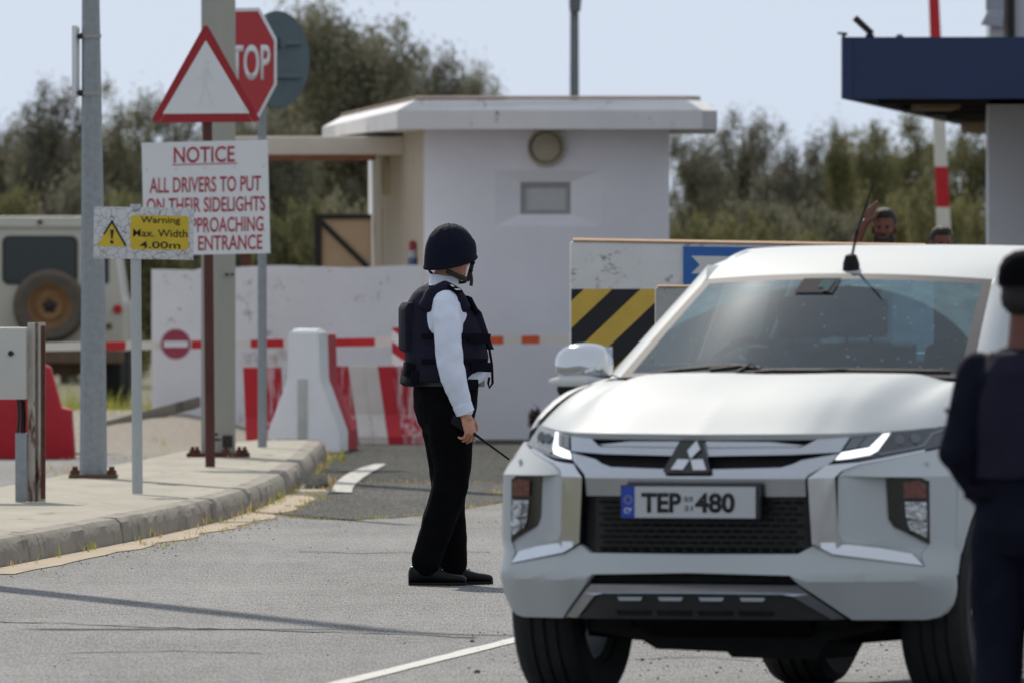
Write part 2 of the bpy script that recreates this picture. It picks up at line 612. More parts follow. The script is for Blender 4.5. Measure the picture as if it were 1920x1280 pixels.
strip("edge_marking", [(-1.255, -1.115, 119.0), (-1.275, -1.13, 121), (-1.28, -1.125, 124), (-1.262, -1.10, 127), (-1.22, -1.06, 130), (-1.16, -1.02, 132.5), (-1.08, -.99, 134.5)], M_line2, 0.012)

mb = MB()
for line, wdt in (([(-60, 1163), (120, 1169), (300, 1176), (480, 1181), (700, 1187), (930, 1196)], .16), ([(560, 1033), (700, 1037), (860, 1033), (930, 1036)], .14), ([(60, 1225), (330, 1219), (520, 1226)], .10), ([(1190, 1236), (1300, 1231), (1440, 1240)], .10)):
    pts = []
    for (a0, b0), (a1, b1) in zip(line, line[1:]):
        for k in range(6):
            px, py = a0 + (a1 - a0) * k / 6, b0 + (b1 - b0) * k / 6 + R.gauss(0, .7)
            D = dist(py); pts.append((gx(px, D), D, wdt * R.uniform(.25, 1.2)))
    for (x0, y0, w0), (x1, y1, w1) in zip(pts, pts[1:]):
        mb.face([(x0, y0 - w0 / 2, .003), (x1, y1 - w1 / 2, .003), (x1, y1 + w1 / 2, .003), (x0, y0 + w0 / 2, .003)])
tag(mb.build("road_crack", P("crack_dirt", lin(96, 92, 86), .95, var=.3, scale=12), smooth=0), kind="structure")

# gravel verge rising towards the low wall, with its broken kerb
mb = MB()
nx, ny = 26, 22
gridv = []
for j in range(ny + 1):
    row = []
    for i in range(nx + 1):
        x = -9.0 + i * (9.0 - 1.75) / nx
        y = 141.5 + j * 0.62
        e = sstep(0, 0.45, (x - -1.75) * -0.35)
        h = 0.235 * sstep(141.5, 150.5, y + 0.9 * math.sin(x * 1.3)) * e
        h += 0.02 * noise.noise((x * 2.2, y * 0.9, 0)) * e
        row.append(mb.bm.verts.new((x, y, h + 0.003)))
    gridv.append(row)
for j in range(ny):
    for i in range(nx):
        mb.bm.faces.new((gridv[j][i], gridv[j][i + 1], gridv[j + 1][i + 1], gridv[j + 1][i]))
tag(mb.build("gravel_verge", M_gravel, smooth=60), kind="structure")
mb = MB()
for k in range(6):
    a = Vector((gx(196, 147), 146.6, 0.12)).lerp(Vector((gx(372, 150.6), 150.6, 0.30)), k / 6)
    b = Vector((gx(196, 147), 146.6, 0.12)).lerp(Vector((gx(372, 150.6), 150.6, 0.30)), (k + 0.97) / 6)
    mb.prism([a, b, b + Vector((0, 0, .10)), a + Vector((0, 0, .10))], (0.02, 0.22, 0), 0.012)
tag(mb.build("kerb_edging", M_kerb, smooth=35), kind="structure")

# loose stones on the road, weeds along kerb and seams
mb = MB()
for k in range(700):
    if k < 260:
        x, y, r = R.uniform(-0.2, 2.2), R.uniform(68, 78), R.uniform(.002, .006)
        if R.random() < .08: r *= 2.2
    elif k < 520:
        q = R.choice(gp); x, y, r = q.x + R.gauss(.3, .16), q.y + R.uniform(-1, 1), R.uniform(.002, .006)
        if x < q.x + .02: continue
    else:
        x, y, r = R.uniform(-3, 2), R.uniform(66, 118), R.uniform(.002, .005)
        if x < -3.6 + (y - 78.5) * 0.065 + .1: continue
    bmesh.ops.create_icosphere(mb.bm, subdivisions=1, radius=1.0,
        matrix=Matrix.Translation((x, y, r * .45)) @ Matrix.Rotation(R.uniform(0, 6), 4, 'Z') @ Matrix.Diagonal((r * R.uniform(.8, 1.5), r * R.uniform(.8, 1.5), r * .75, 1)))
M_stone = P("loose_stone", lin(92, 90, 86), 0.9, var=0.4, scale=3)
tag(mb.build("loose_gravel", M_stone, smooth=0), kind="stuff")

mb = MB()
def tuft(x, y, z, h, n, spread=.05, mi=0):
    for _ in range(n):
        a = R.uniform(0, 6.28)
        bx, by = x + R.gauss(0, spread), y + R.gauss(0, spread * 2)
        hh = h * R.uniform(.4, 1.1)
        lean = R.uniform(.1, .7) * hh
        wv = Vector((math.cos(a + 1.5), math.sin(a + 1.5), 0)) * R.uniform(.002, .005)
        p0 = Vector((bx, by, z)); p1 = p0 + Vector((math.cos(a) * lean * .4, math.sin(a) * lean * .4, hh * .6))
        p2 = p0 + Vector((math.cos(a) * lean, math.sin(a) * lean, hh))
        mb.face([p0 - wv, p0 + wv, p1 + wv * .8, p1 - wv * .8], mi)
        mb.face([p1 - wv * .8, p1 + wv * .8, p2], mi)
for k in range(120):
    q = R.choice(kp[4:-5]); tuft(q.x + .02, q.y + R.uniform(-.5, .5), 0, R.uniform(.03, .10), R.randint(2, 7), .025, R.choice((0, 1, 1)))
for k in range(160):
    q = R.choice(gp[8:]); tuft(q.x + wd(q.y) + R.gauss(.01, .03), q.y + R.uniform(-.5, .5), 0, R.uniform(.012, .04), R.randint(2, 5), .03, R.choice((0, 1, 1, 1)))
for (a, b) in zip(seam[:40], seam[1:41]):
    for k in range(2):
        t = R.random(); tuft(a[0] + (b[0] - a[0]) * t, a[1] + (b[1] - a[1]) * t, 0, R.uniform(.012, .03), R.randint(3, 7), .04, R.choice((0, 1)))
for k in range(46):
    tuft(R.uniform(-1.1, .1), 124.5 + R.uniform(-.6, .6), 0, R.uniform(.012, .03), 4, .03, R.choice((0, 1, 1)))
for px, py, h, n in [(640, 865, .12, 22), (618, 912, .10, 18), (545, 900, .12, 12), (575, 870, .10, 10), (930, 925, .05, 26), (20, 1050, .13, 20),
                     (150, 1010, .14, 6), (435, 930, .1, 8), (330, 985, .06, 6), (210, 1000, .1, 4), (525, 905, .09, 14)]:
    D = dist(py); tuft(gx(px, D), D, 0, h, n, .03, R.choice((0, 0, 1)))
for k in range(16):
    tuft(R.uniform(-2.9, -2.0), R.uniform(124, 138), KZ, R.uniform(.02, .06), 4, .03, R.choice((0, 1)))
for k in range(90):
    tuft(R.uniform(-3.6, -2.4), R.uniform(128, 140), 0.0, R.uniform(.02, .05), 6, .06, 1)
for k in range(160):
    tuft(R.uniform(-5.0, -3.2), R.uniform(150.5, 160), .15, R.uniform(.1, .35), 9, .08, 0)
def weed_mat(name, c):
    m = P(name, c, 0.7, var=.3, scale=20)
    t = m.node_tree; b = t.nodes["Principled BSDF"]; tr = t.nodes.new("ShaderNodeBsdfTranslucent"); mx = t.nodes.new("ShaderNodeMixShader")
    mx.inputs[0].default_value = .5
    t.links.new(b.inputs['Base Color'].links[0].from_socket, tr.inputs[0])
    t.links.new(b.outputs[0], mx.inputs[1]); t.links.new(tr.outputs[0], mx.inputs[2]); t.links.new(mx.outputs[0], t.nodes["Material Output"].inputs[0])
    return m
M_weed = weed_mat("green_weed", lin(150, 152, 70))
M_weed2 = weed_mat("dry_weed", lin(190, 168, 120))
tag(mb.build("weeds", [M_weed, M_weed2], smooth=0), kind="stuff")
# a lump of broken tar beside the kerb
mb = MB()
mb.ell((-1.40, 122.5, .0), (.09, 1.3, .085), n=20, m=10)
o = mb.build("tar_lump", M_asph2)
tag(o, "dark lump of broken tar against the kerb before the white edge mark", "tar lump")

# ------------------------------------------------------------------ poles and signs on the pavement
def base_plate(mb, r, n=4, z=KZ):
    mb.box(-r, r, -r, r, z, z + .022, .004)

# tall galvanised pole with a sign plate seen edge-on
X, D = gx(175, 116.3), 116.3
t = thing("steel_pole", "tall galvanised octagonal pole with a thin sign plate strapped edge-on near its top", "pole", (X, D, KZ))
mb = MB(); mb.tube([(0, 0, .02), (0, 0, 1.2), (-.018, 0, 3.3), (-.05, 0, 9.0)], [.094, .083, .060, .05], 8)
mb.build("shaft", M_galv, t, smooth=0)
mb = MB(); mb.box(-.165, .165, -.165, .165, -.002, .024, .004)
bp = mb.build("base_plate", P("rusty_plate", lin(104, 82, 66), .85, var=.25, scale=14), t)
for sx in (-1, 1):
    for sy in (-1, 1):
        mb = MB(); mb.cyl((sx * .125, sy * .125, .024), (sx * .125, sy * .125, .075), .017, n=8); mb.cyl((sx * .125, sy * .125, .024), (sx * .125, sy * .125, .05), .03, n=6)
        mb.build("bolt", M_rust, bp)
zt, zb = gz(48, D) - KZ, gz(182, D) - KZ
xs = gx(141, D) - X
mb = MB(); mb.box(xs - .022, xs + .010, -.03, .62, zb, zt, .004); mb.box(xs + .010, xs + .03, 0, .05, zb + .02, zt - .02)
sp = mb.build("sign_plate", M_signwhite, t)
for py in (68, 175):
    zz = gz(py, D) - KZ
    mb = MB(); mb.lathe([(.066, -.014), (.072, -.014), (.072, .014), (.066, .014)], (-.018, 0, zz), (0, 0, 1), 24, closed=True)
    mb.box(xs + .01, -.075, -.035, .0, zz - .012, zz + .012, .003)
    cb_ = mb.build("clamp", M_galv2, sp)
    mb = MB(); mb.ell((xs + .035, -.04, zz), (.022, .02, .022)); mb.cyl((xs + .03, -.03, zz - .004), (xs + .07, -.045, zz - .004), .01); mb.build("clamp_bolt", M_black, cb_)

# max width sign
X, D = gx(257.5, 108.7), 108.7
t = thing("width_sign", "small crackled white plate warning of four metre width on a thin pale post", "sign", (X, D, KZ))
mb = MB(); mb.cyl((0, .02, 0), (-.012, .02, gz(383, D) - KZ), .034, .033, 20)
mb.build("post", P("pale_post", lin(176, 182, 184), .55, var=.1, scale=9, stretch=(1, 1, .3), stain=[(lin(140, 112, 84), 6, .66, (1.5, 1.5, .3))]), t)
xl, xr, zt, zb = gx(168, D) - X, gx(356, D) - X, gz(389, D) - KZ, gz(486, D) - KZ
M_crack = bpy.data.materials.new("crackled_white"); M_crack.use_nodes = True
nt_ = M_crack.node_tree; b_ = nt_.nodes["Principled BSDF"]
tc_ = nt_.nodes.new("ShaderNodeTexCoord"); mp_ = nt_.nodes.new("ShaderNodeMapping"); vo = nt_.nodes.new("ShaderNodeTexVoronoi")
mp_.inputs['Scale'].default_value = (26, 0.0, 22); vo.feature = 'DISTANCE_TO_EDGE'; vo.inputs['Scale'].default_value = 1.0
nz_ = nt_.nodes.new("ShaderNodeTexNoise"); nz_.inputs['Scale'].default_value = 14
mxv = nt_.nodes.new("ShaderNodeMix"); mxv.data_type = 'RGBA'; mxv.inputs[0].default_value = .06
nt_.links.new(tc_.outputs['Object'], nz_.inputs['Vector']); nt_.links.new(tc_.outputs['Object'], mxv.inputs[6]); nt_.links.new(nz_.outputs['Color'], mxv.inputs[7])
nt_.links.new(mxv.outputs[2], mp_.inputs['Vector']); nt_.links.new(mp_.outputs[0], vo.inputs['Vector'])
r_ = nt_.nodes.new("ShaderNodeValToRGB"); r_.color_ramp.elements[0].position = .0; r_.color_ramp.elements[1].position = .05
r_.color_ramp.elements[0].color = (*lin(112, 114, 120), 1); r_.color_ramp.elements[1].color = (*lin(206, 208, 212), 1)
nt_.links.new(vo.outputs[0], r_.inputs[0]); nt_.links.new(r_.outputs[0], b_.inputs['Base Color']); b_.inputs['Roughness'].default_value = .7
tilt = Matrix.Rotation(math.radians(-1.0), 4, 'Y')
mb = MB(); mb.box(xl, xr, -.02, -.014, zb, zt, .001)
pl = mb.build("plate", M_crack, t); pl.rotation_euler = (0, math.radians(.9), 0); pl.location.z = .0
def pz(px, py): return (gx(px, D) - X, gz(py, D) - KZ)
mb = MB()
x0, z0 = pz(237, 404); x1, z1 = pz(346, 468)
rr = .022
pts = []
for cx, cz, a0 in ((x1 - rr, z0 - rr, 0), (x0 + rr, z0 - rr, 90), (x0 + rr, z1 + rr, 180), (x1 - rr, z1 + rr, 270)):
    for k in range(5):
        a = math.radians(a0 + k * 22.5); pts.append((cx + rr * math.cos(a), -.0225, cz + rr * math.sin(a)))
mb.prism(pts, (0, .0023, 0))
yp = mb.build("yellow_panel", M_yellow, pl, smooth=0)
mb = MB()
for s_, yy, ww, hh in (("Warning", 414, 74, 16), ("Max. Width", 437, 102, 14), ("4.00m", 459, 76, 13)):
    cx, cz = pz(293, yy); text_into(mb, s_, cx, cz, ww * D / FPX, hh * D / FPX, -.0245, .0018, bold=.010)
mb.build("lettering", M_letter, yp, smooth=0)
mb = MB()
a, b, c = pz(202, 416), pz(229, 463), pz(175, 463)
P3 = lambda p, y: (p[0], y, p[1])
mb.mi = 0; mb.prism([P3(a, -.0222), P3(b, -.0222), P3(c, -.0222)], (0, .002, 0))
mb.mi = 1
def bar2d(mb, p, q, w_, y, th=.0016):
    p, q = Vector(p), Vector(q); d = (q - p).normalized(); n = Vector((-d.y, d.x)) * w_ / 2
    mb.prism([(v.x, y, v.y) for v in (p - n, q - n, q + n, p + n)], (0, th, 0))
bar2d(mb, pz(187, 441), pz(203, 415), .012, -.0242); bar2d(mb, pz(201, 415), pz(229, 462), .012, -.0242)
mb.prism([P3(q, -.0242) for q in (pz(199, 432), pz(206, 432), pz(204, 449), pz(201, 449))], (0, .0016, 0))
cx, cz = pz(202.5, 455)
mb.prism([(cx + .0115 * math.cos(k * .5236), -.0242, cz + .0115 * math.sin(k * .5236)) for k in range(12)], (0, .0016, 0))
mb.build("warning_triangle", [M_yellow, M_letter], pl, smooth=0)

# notice board with the faded triangle above it
X, D = gx(394, 121.8), 121.8
t = thing("notice_sign", "white NOTICE board in red letters below a faded red bordered triangle on a rusty post", "sign", (X, D, KZ))
M_post = P("dark_rust_post", lin(84, 44, 38), .7, var=.3, scale=10, stretch=(1, 1, .25))
mb = MB(); mb.cyl((0, .03, 0), (-.026, .03, gz(60, D) - KZ), .035, .034, 20); mb.build("post", M_post, t)
def pz(px, py): return (gx(px, D) - X, gz(py, D) - KZ)
mb = MB(); mb.prism([P3(q, -.012) for q in (pz(265.5, 268), pz(502, 262.5), pz(507, 475), pz(270, 480))], (0, .006, 0))
nb = mb.build("notice_board", M_signwhite, t, smooth=0)
mb = MB()
sk = lambda px: -(px - 384) * 0.0235            # the board hangs a little out of level
for s_, px, py, ww, hh in (("NOTICE", 383, 290, 114, 30), ("ALL DRIVERS TO PUT", 385, 346, 209, 29), ("ON THEIR SIDELIGHTS", 386, 384, 222, 28),
                           ("WHEN APPROACHING", 382, 422, 224, 28), ("MAIN ENTRANCE", 399, 456, 186, 28)):
    cx, cz = pz(px, py)
    text_into(mb, s_, cx, cz, ww * D / FPX, hh * D / FPX, -.015, .0028, bold=.012)
for v in mb.bm.verts: v.co.z += (v.co.x - pz(384, 0)[0]) * 0.022
bar2d(mb, pz(323, 309.5), pz(445, 306.5), .007, -.015, .0028)
mb.build("lettering", M_textred, nb, smooth=0)
for px, py in ((275, 318), (330, 318), (384, 316), (440, 314), (494, 312), (387, 437), (443, 436), (496, 432)):
    cx, cz = pz(px, py); mb = MB(); mb.cyl((cx, -.016, cz), (cx, -.012, cz), .005, n=8); mb.build("screw", M_galv2, nb)
def round_tri(A, B, C, r, y):
    out = []
    P_ = [Vector(A), Vector(B), Vector(C)]
    for i in range(3):
        p, a, b = P_[i], P_[i - 1], P_[(i + 1) % 3]
        da, db = (a - p).normalized(), (b - p).normalized()
        h = math.acos(max(-1, min(1, da.dot(db)))) / 2
        tl = r / math.tan(h)
        q0, q1 = p + da * tl, p + db * tl
        for k in range(6):
            s = k / 5
            m = q0.lerp(p, s).lerp(p.lerp(q1, s), s)
            out.append((m.x, y, m.y))
    return out
mb = MB()
mb.mi = 0; mb.prism(round_tri(pz(386, 42), pz(281, 231), pz(490, 229), .028, -.012), (0, .007, 0))
mb.mi = 1; mb.prism(round_tri(pz(386, 76), pz(305, 214), pz(468, 213), .004, -.0145), (0, .0024, 0))
mb.mi = 2
bar2d(mb, pz(284, 226), pz(302, 230), .002, -.0148); bar2d(mb, pz(300, 229), pz(309, 214), .0025, -.0148); bar2d(mb, pz(455, 200), pz(474, 229), .0025, -.0148)
mb.mi = 3
hx, hz = pz(388, 118); mb.prism([(hx + .018 * math.cos(k * .5236), -.0147, hz + .018 * math.sin(k * .5236)) for k in range(12)], (0, .001, 0))
bar2d(mb, pz(387, 126), pz(384, 162), .040, -.0151, .001); bar2d(mb, pz(385, 160), pz(374, 198), .022, -.0155, .001); bar2d(mb, pz(385, 160), pz(398, 196), .022, -.0159, .001)
bar2d(mb, pz(386, 130), pz(372, 152), .014, -.0163, .001); bar2d(mb, pz(388, 130), pz(400, 154), .014, -.0167, .001)
mb.build("triangle_plate", [M_signred, M_signwhite, P("pale_scratch", lin(190, 150, 150), .6), P("faded_figure", lin(219, 222, 225), .55, var=.03)], t, smooth=0)

# stop sign with a round plate behind, on one post
X, D = gx(492, 133.8), 133.8
t = thing("stop_sign", "red octagonal STOP sign turned aside with a round grey sign back behind it", "sign", (X, D, KZ))
mb = MB(); mb.cyl((0, 0, 0), (-.004, 0, gz(30, D) - KZ), .036, .034, 20); mb.build("post", M_galv, t)
cxw, czw = gx(464, D) - X, gz(118, D) - KZ
e = bpy.data.objects.new("plate_mount", None)
Rr = .5 * 205 * D / FPX / math.cos(math.radians(22.5))
yaw = math.radians(-57)
mb = MB()
oct_ = lambda s, y: [(s * Rr * math.cos(math.radians(22.5 + 45 * k)), y, s * Rr * math.sin(math.radians(22.5 + 45 * k))) for k in range(8)]
mb.mi = 0; mb.prism(oct_(1, -.004), (0, .008, 0))
mb.mi = 1; mb.prism(oct_(.935, -.0065), (0, .002, 0))
o = mb.build("octagon_plate", [M_signwhite, P("stop_red", lin(176, 18, 34), .5, var=.05)], t, smooth=0)
o.location = (cxw, -.10, czw); o.rotation_euler = (0, 0, yaw)
mb = MB(); text_into(mb, "STOP", 0, 0, Rr * 1.52, Rr * .60, -.0095, .0024, bold=.02); mb.build("lettering", M_signwhite, o, smooth=0)
mb = MB(); mb.lathe([(0.001, 0), (.378, 0), (.384, .012), (.378, .02), (0.001, .02)], (0, 0, 0), (0, 1, 0), 48)
o2 = mb.build("round_plate", M_signback, t, smooth=30)
o2.location = (gx(521, D) - X, .30, gz(111, D) - KZ); o2.rotation_euler = (0, 0, math.radians(50))
mb = MB(); mb.box(-.26, .26, -.03, -.001, .11, .15, .004); mb.box(-.26, .26, -.03, -.001, -.15, -.11, .004); mb.box(-.03, .03, -.05, -.001, .09, .17, .004); mb.build("bracket_rails", M_signback, o2)

# grey square column
X, D = gx(409, 128), 128
t = thing("square_column", "thick pale grey square steel column on a rusty bolted base behind the notice board", "column", (X, D, KZ))
wv = .127
mb = MB()
mb.prism([(-wv, 0, .03), (.0, -.075, .03), (wv, 0, .03), (wv, .2, .03), (-wv, .2, .03)], (0, 0, 8.5), .003)
mb.build("shaft", P("column_grey", lin(168, 168, 160), .6, metal=.1, var=.06, scale=4, stretch=(1, 1, .2), stain=[(lin(128, 122, 108), 3, .66, (2, 2, .2))]), t, smooth=20)
mb = MB(); mb.box(-.235, .235, -.13, .28, -.003, .028, .005)
bp = mb.build("base_plate", M_rust, t)
for sx in (-.19, -.155, .06, .16, .2):
    mb = MB(); mb.cyl((sx, -.10, .028), (sx, -.10, .075), .014, n=8); mb.cyl((sx, -.10, .028), (sx, -.10, .052), .026, n=6); mb.build("bolt", M_rust, bp)
mb = MB(); mb.box(-.09, .02, -.078, -.06, .12, .135, .002); mb.box(-.08, -.0, -.078, -.06, .16, .175, .002); mb.box(.03, .11, -.06, -.03, .07, .16, .01); mb.build("rust_flakes", P("peeled_rust", lin(62, 56, 50), .9, var=.3, scale=30), t)
mb = MB()
for px in (426, 436): mb.cyl((gx(px, D) - X, -.075, gz(515, D) - KZ), (gx(px, D) - X, -.02, gz(515, D) - KZ), .010, n=10)
mb.build("bolt_holes", M_black, t)

# barrier control cabinet on a rusty post with a conduit box
D = 105.3; X = gx(68, D)
t = thing("control_cabinet", "white cabinet on a rusty peeling channel post with cables dropping into a grey box", "cabinet", (X, D, KZ))
def pz(px, py): return (gx(px, D) - X, gz(py, D) - KZ)
mb = MB()
x0, x1 = pz(52, 0)[0], pz(85, 0)[0]; zt = pz(0, 605)[1]
xm = (x0 + x1) / 2
mb.prism([(x0, -.03, 0), (x0 + .035, -.045, 0), (xm - .008, -.045, 0), (xm - .008, .0, 0), (xm + .012, .0, 0), (xm + .012, -.045, 0), (x1, -.045, 0), (x1, .06, 0), (x0, .06, 0)], (0, 0, zt), .002)
mb.build("post", M_rust_paint, t, smooth=25)
mb = MB(); mb.box(xm + .028, x1 + .002, -.049, -.046, .02, zt - .02); mb.build("rust_streak", M_rust, t, smooth=0)
mb = MB(); mb.box(-.75, x0 - .006, -.10, .25, pz(0, 748)[1], pz(0, 614)[1], .008)
cab = mb.build("cabinet_box", P("cabinet_white", lin(196, 196, 192), .5, var=.04, scale=3), t)
mb = MB(); cx, cz = pz(21, 662); mb.lathe([(.001, 0), (.014, 0), (.017, .006), (.001, .012)], (cx, -.112, cz), (0, 1, 0), 16); mb.box(cx, cx + .022, -.116, -.108, cz - .005, cz + .005); mb.build("lock", M_black, cab)
mb = MB()
for k, px in enumerate((34, 40, 44)):
    x = pz(px, 0)[0]; mb.tube([(x, -.02 + .02 * k, pz(0, 745)[1]), (x + .006, -.02 + .02 * k, pz(0, 780)[1]), (x + .004 * (k - 1), -.02 + .02 * k, pz(0, 815)[1])], .009, 8)
mb.build("cables", M_black, t)
mb = MB(); mb.box(pz(29, 0)[0], x0 - .004, -.06, .09, 0, pz(0, 811)[1], .006); mb.build("conduit_box", M_galv, t)

# lamp post out of the picture whose shadow crosses the road
t = thing("street_lamp", "tall street lamp with a side arm whose thin shadow crosses the road", "street lamp", (-3.95, 92.5, 0))
tip = Vector((-3.95, 92.5, 0))
mb = MB(); mb.tube([(0, 0, 0), (0, 0, 6), (.0, 0, 13.6), (.12, 0, 14.15), (.45, 0, 14.4), (.8, 0, 14.45)], [.15, .14, .115, .09, .06, .03], 12); mb.build("shaft", M_galv, t)
mb = MB(); mb.tube([(0, 0, 13.3), (-.35, 0, 13.32), (-1.5, 0, 13.33)], [.04, .07, .15], 10); mb.build("arm", M_galv, t)
# ------------------------------------------------------------------ barriers
def jersey_profile(w, h, neck):
    """half-profile of a road barrier (x, z)"""
    return [(w * .5, 0), (w * .5, h * .17), (neck * .5 + .028, h * .54), (neck * .5 + .004, h * .60), (neck * .47, h)]
def jersey(name, label, cat, loc, rz, L_, h, w, neck, mats, group=None, stripes=None, slots=False):
    t = thing(name, label, cat, loc, rz, group)
    pr = jersey_profile(w, h, neck)
    full = [(-x, z) for x, z in reversed(pr)] + pr
    full = [(-x, z) for x, z in pr] + [(x, z) for x, z in reversed(pr)]
    mb = MB()
    n = stripes or 1
    for k in range(n):
        y0, y1 = L_ * k / n, L_ * (k + 1) / n
        mb.mi = k % len(mats) if stripes else 0
        rings = [[(x, y, z) for x, z in full] for y in (y0, y1)]
        fs = len(mb.bm.faces)
        mb.loft(rings)
    bmesh.ops.remove_doubles(mb.bm, verts=mb.bm.verts[:], dist=.0005)
    es = [e for e in mb.bm.edges if len(e.link_faces) == 2 and e.calc_face_angle(0) > .25]
    r = bmesh.ops.bevel(mb.bm, geom=es, offset=.010, segments=2, affect='EDGES')
    body = mb.build("body", mats, t, smooth=22)
    return t, body

# nearest white barrier seen end-on, red one right behind it
t, b = jersey("road_barrier", "white plastic road barrier seen end-on at the end of the kerbed island", "road barrier",
              (gx(570, 142.5), 142.3, 0), math.radians(-3), 1.15, 1.01, .60, .27, [M_whitep], "road barriers")
mb = MB(); mb.box(-.05, .03, -.012, -.002, .06, .62, .004); mb.build("end_recess", P("barrier_recess", lin(196, 196, 190), .6), t)
mb = MB(); mb.box(-.1, .1, .2, .9, 1.005, 1.03, .01); mb.build("top_lug", M_whitep, t)
t, b = jersey("road_barrier", "bright red plastic road barrier standing close behind the white one", "road barrier",
              (gx(589, 144.5), 143.75, 0), math.radians(-3), 1.2, .98, .60, .25, [M_redp], "road barriers")
mb = MB(); mb.box(-.05, .03, -.012, -.002, .06, .62, .004); mb.build("end_recess", M_redp, t)

# long faded blocks standing across behind
def block_row(label, pxl, pxr, D, ytop, seq, group="faded concrete barriers", depth=.5, skew=.0):
    Xl, Xr = gx(pxl, D), gx(pxr, D)
    h = gz(ytop, D)
    t = thing("concrete_barrier", label, "concrete barrier", ((Xl + Xr) / 2, D, 0), 0, group)
    pr = [(-.22, 0), (-.22, .07), (-.09, .26), (-.06, h), (.06, h), (.09, .26), (.22, .07), (.22, 0)]
    mb = MB()
    n = len(seq); L_ = Xr - Xl
    for k, c in enumerate(seq):
        a, b = -L_ / 2 + L_ * k / n, -L_ / 2 + L_ * (k + 1) / n
        mb.mi = c
        mb.loft([[(a + skew * (1 - z / h), y, z) for y, z in pr], [(b - .002 + skew * (1 - z / h), y, z) for y, z in pr]])
    mb.build("body", [M_redp, M_redfade, M_whitefade], t, smooth=30)
    return t
block_row("faded pink and red concrete barrier behind the thin grey stop sign post", 456, 528, 146.5, 688, [0, 1], skew=.03)
block_row("faded concrete barrier with red ends and a streaky cream centre beside the officer's back", 626, 790, 148.6, 686, [1, 2, 2, 0, 1, 1], skew=.10)
block_row("plain weathered barrier at the foot of the guard house wall behind the officer's legs", 792, 835, 149.8, 690, [2], skew=.02)

# diagonal striped marker board behind the officer
D = 149.5; X = gx(752, D)
t = thing("marker_board", "white marker board with red diagonal stripes half hidden behind the officer's back", "marker board", (X, D, 0))
mb = MB(); x0, x1, z0, z1 = gx(735, D) - X, gx(786, D) - X, gz(800, D), gz(614, D)
mb.face([(x0, 0, z0), (x1, 0, z0), (x1, 0, z1), (x0, 0, z1)])
k = -3.0
def stripe_cut(mb, x0, z0, per, slope, duty, sel=None):
    """cut the flat XZ faces of mb along slanted lines and give every other band material 1"""
    nrm = Vector((slope, 0, 1)).normalized()
    cs = [v.co.dot(nrm) for v in mb.bm.verts]
    base = Vector((x0, 0, z0)).dot(nrm)
    lo, hi = min(cs), max(cs)
    i = math.floor((lo - base) / per) - 1
    while base + i * per < hi:
        for off in (0, per * duty):
            c = base + i * per + off
            bmesh.ops.bisect_plane(mb.bm, geom=mb.bm.verts[:] + mb.bm.edges[:] + mb.bm.faces[:], plane_co=nrm * c, plane_no=nrm)
        i += 1
    for f in mb.bm.faces:
        c = (f.calc_center_median().dot(nrm) - base) / per
        f.material_index = 1 if (c - math.floor(c)) < duty else 0
stripe_cut(mb, x0, z1 - .02, .165, .70, .5)
r = bmesh.ops.extrude_face_region(mb.bm, geom=mb.bm.faces[:])
for v in r['geom']:
    if isinstance(v, bmesh.types.BMVert): v.co.y += .06
bmesh.ops.recalc_face_normals(mb.bm, faces=mb.bm.faces[:])
mb.build("board", [M_whitep, M_redp], t, smooth=0)
mb = MB(); mb.box(x0 + .06, x0 + .12, .06, .12, 0, z0 + .1); mb.box(x0 - .1, x0 + .3, -.1, .3, 0, .06, .01); mb.build("foot", M_galv2, t)

# red barrier at the far side of the island
D = 138.5
t = thing("road_barrier", "red plastic road barrier with stepped end behind the white cabinet", "road barrier", (gx(140, D), D, 0), 0, "road barriers")
mb = MB()
out = [(-1.15, 0), (0, 0), (-.028, .40), (-.11, .415), (-.20, .74), (-.24, .76), (-1.15, .76)]
mb.prism([(x, 0, z) for x, z in out], (0, .45, 0), .012)
mb.build("body", M_redp, t, smooth=40)

# ------------------------------------------------------------------ boom barrier across the road
D = 150.2
t = thing("boom_barrier", "lowered white and red boom pole across the road with a no entry disc", "boom barrier", (0, D, 0))
mb = MB()
cuts = [(60, 0), (196, 1), (236, 0), (360, 1), (378, 0), (470, 1), (532, 0), (628, 1), (703, 0), (905, 2), (944, 0), (978, 2), (1012, 0), (1085, 0)]
zc_at = lambda px: gz(650 - (px - 90) * .0145, D)
for (a, c), (b, _) in zip(cuts, cuts[1:]):
    hw = .037
    xa, xb = gx(a, D), gx(b, D)
    mb.mi = c
    za, zb = zc_at(a), zc_at(b)
    mb.prism([(xa, -.035, za - hw), (xb, -.035, zb - hw), (xb, -.035, zb + hw), (xa, -.035, za + hw)], (0, .07, 0), 0)
mb.build("arm", [P("boom_white", lin(226, 222, 214), .55, var=.06, scale=6), P("boom_red", lin(196, 28, 40), .5, var=.08), M_orange], t, smooth=0)
mb = MB()
cx, cz = gx(330, D), gz(645, D)
mb.mi = 0; mb.lathe([(.001, 0), (.138, 0), (.138, .006), (.001, .006)], (cx, -.06, cz), (0, 1, 0), 40)
mb.mi = 1; mb.box(cx - .105, cx + .105, -.0635, -.0612, cz - .027, cz + .027)
mb.mi = 1; mb.lathe([(.128, 0), (.134, 0), (.134, .0015), (.128, .0015)], (cx, -.0625, cz), (0, 1, 0), 40, closed=True)
mb.build("no_entry_disc", [P("noentry_red", lin(158, 62, 84), .6, var=.1), M_signwhite], t, smooth=25)
mb = MB(); x = gx(1082, D); mb.box(x - .02, x + .33, -.18, .18, 0, 1.12, .02); mb.box(x + .0, x + .31, -.2, .2, 1.12, 1.16, .01); mb.build("drive_cabinet", M_whitep, t)
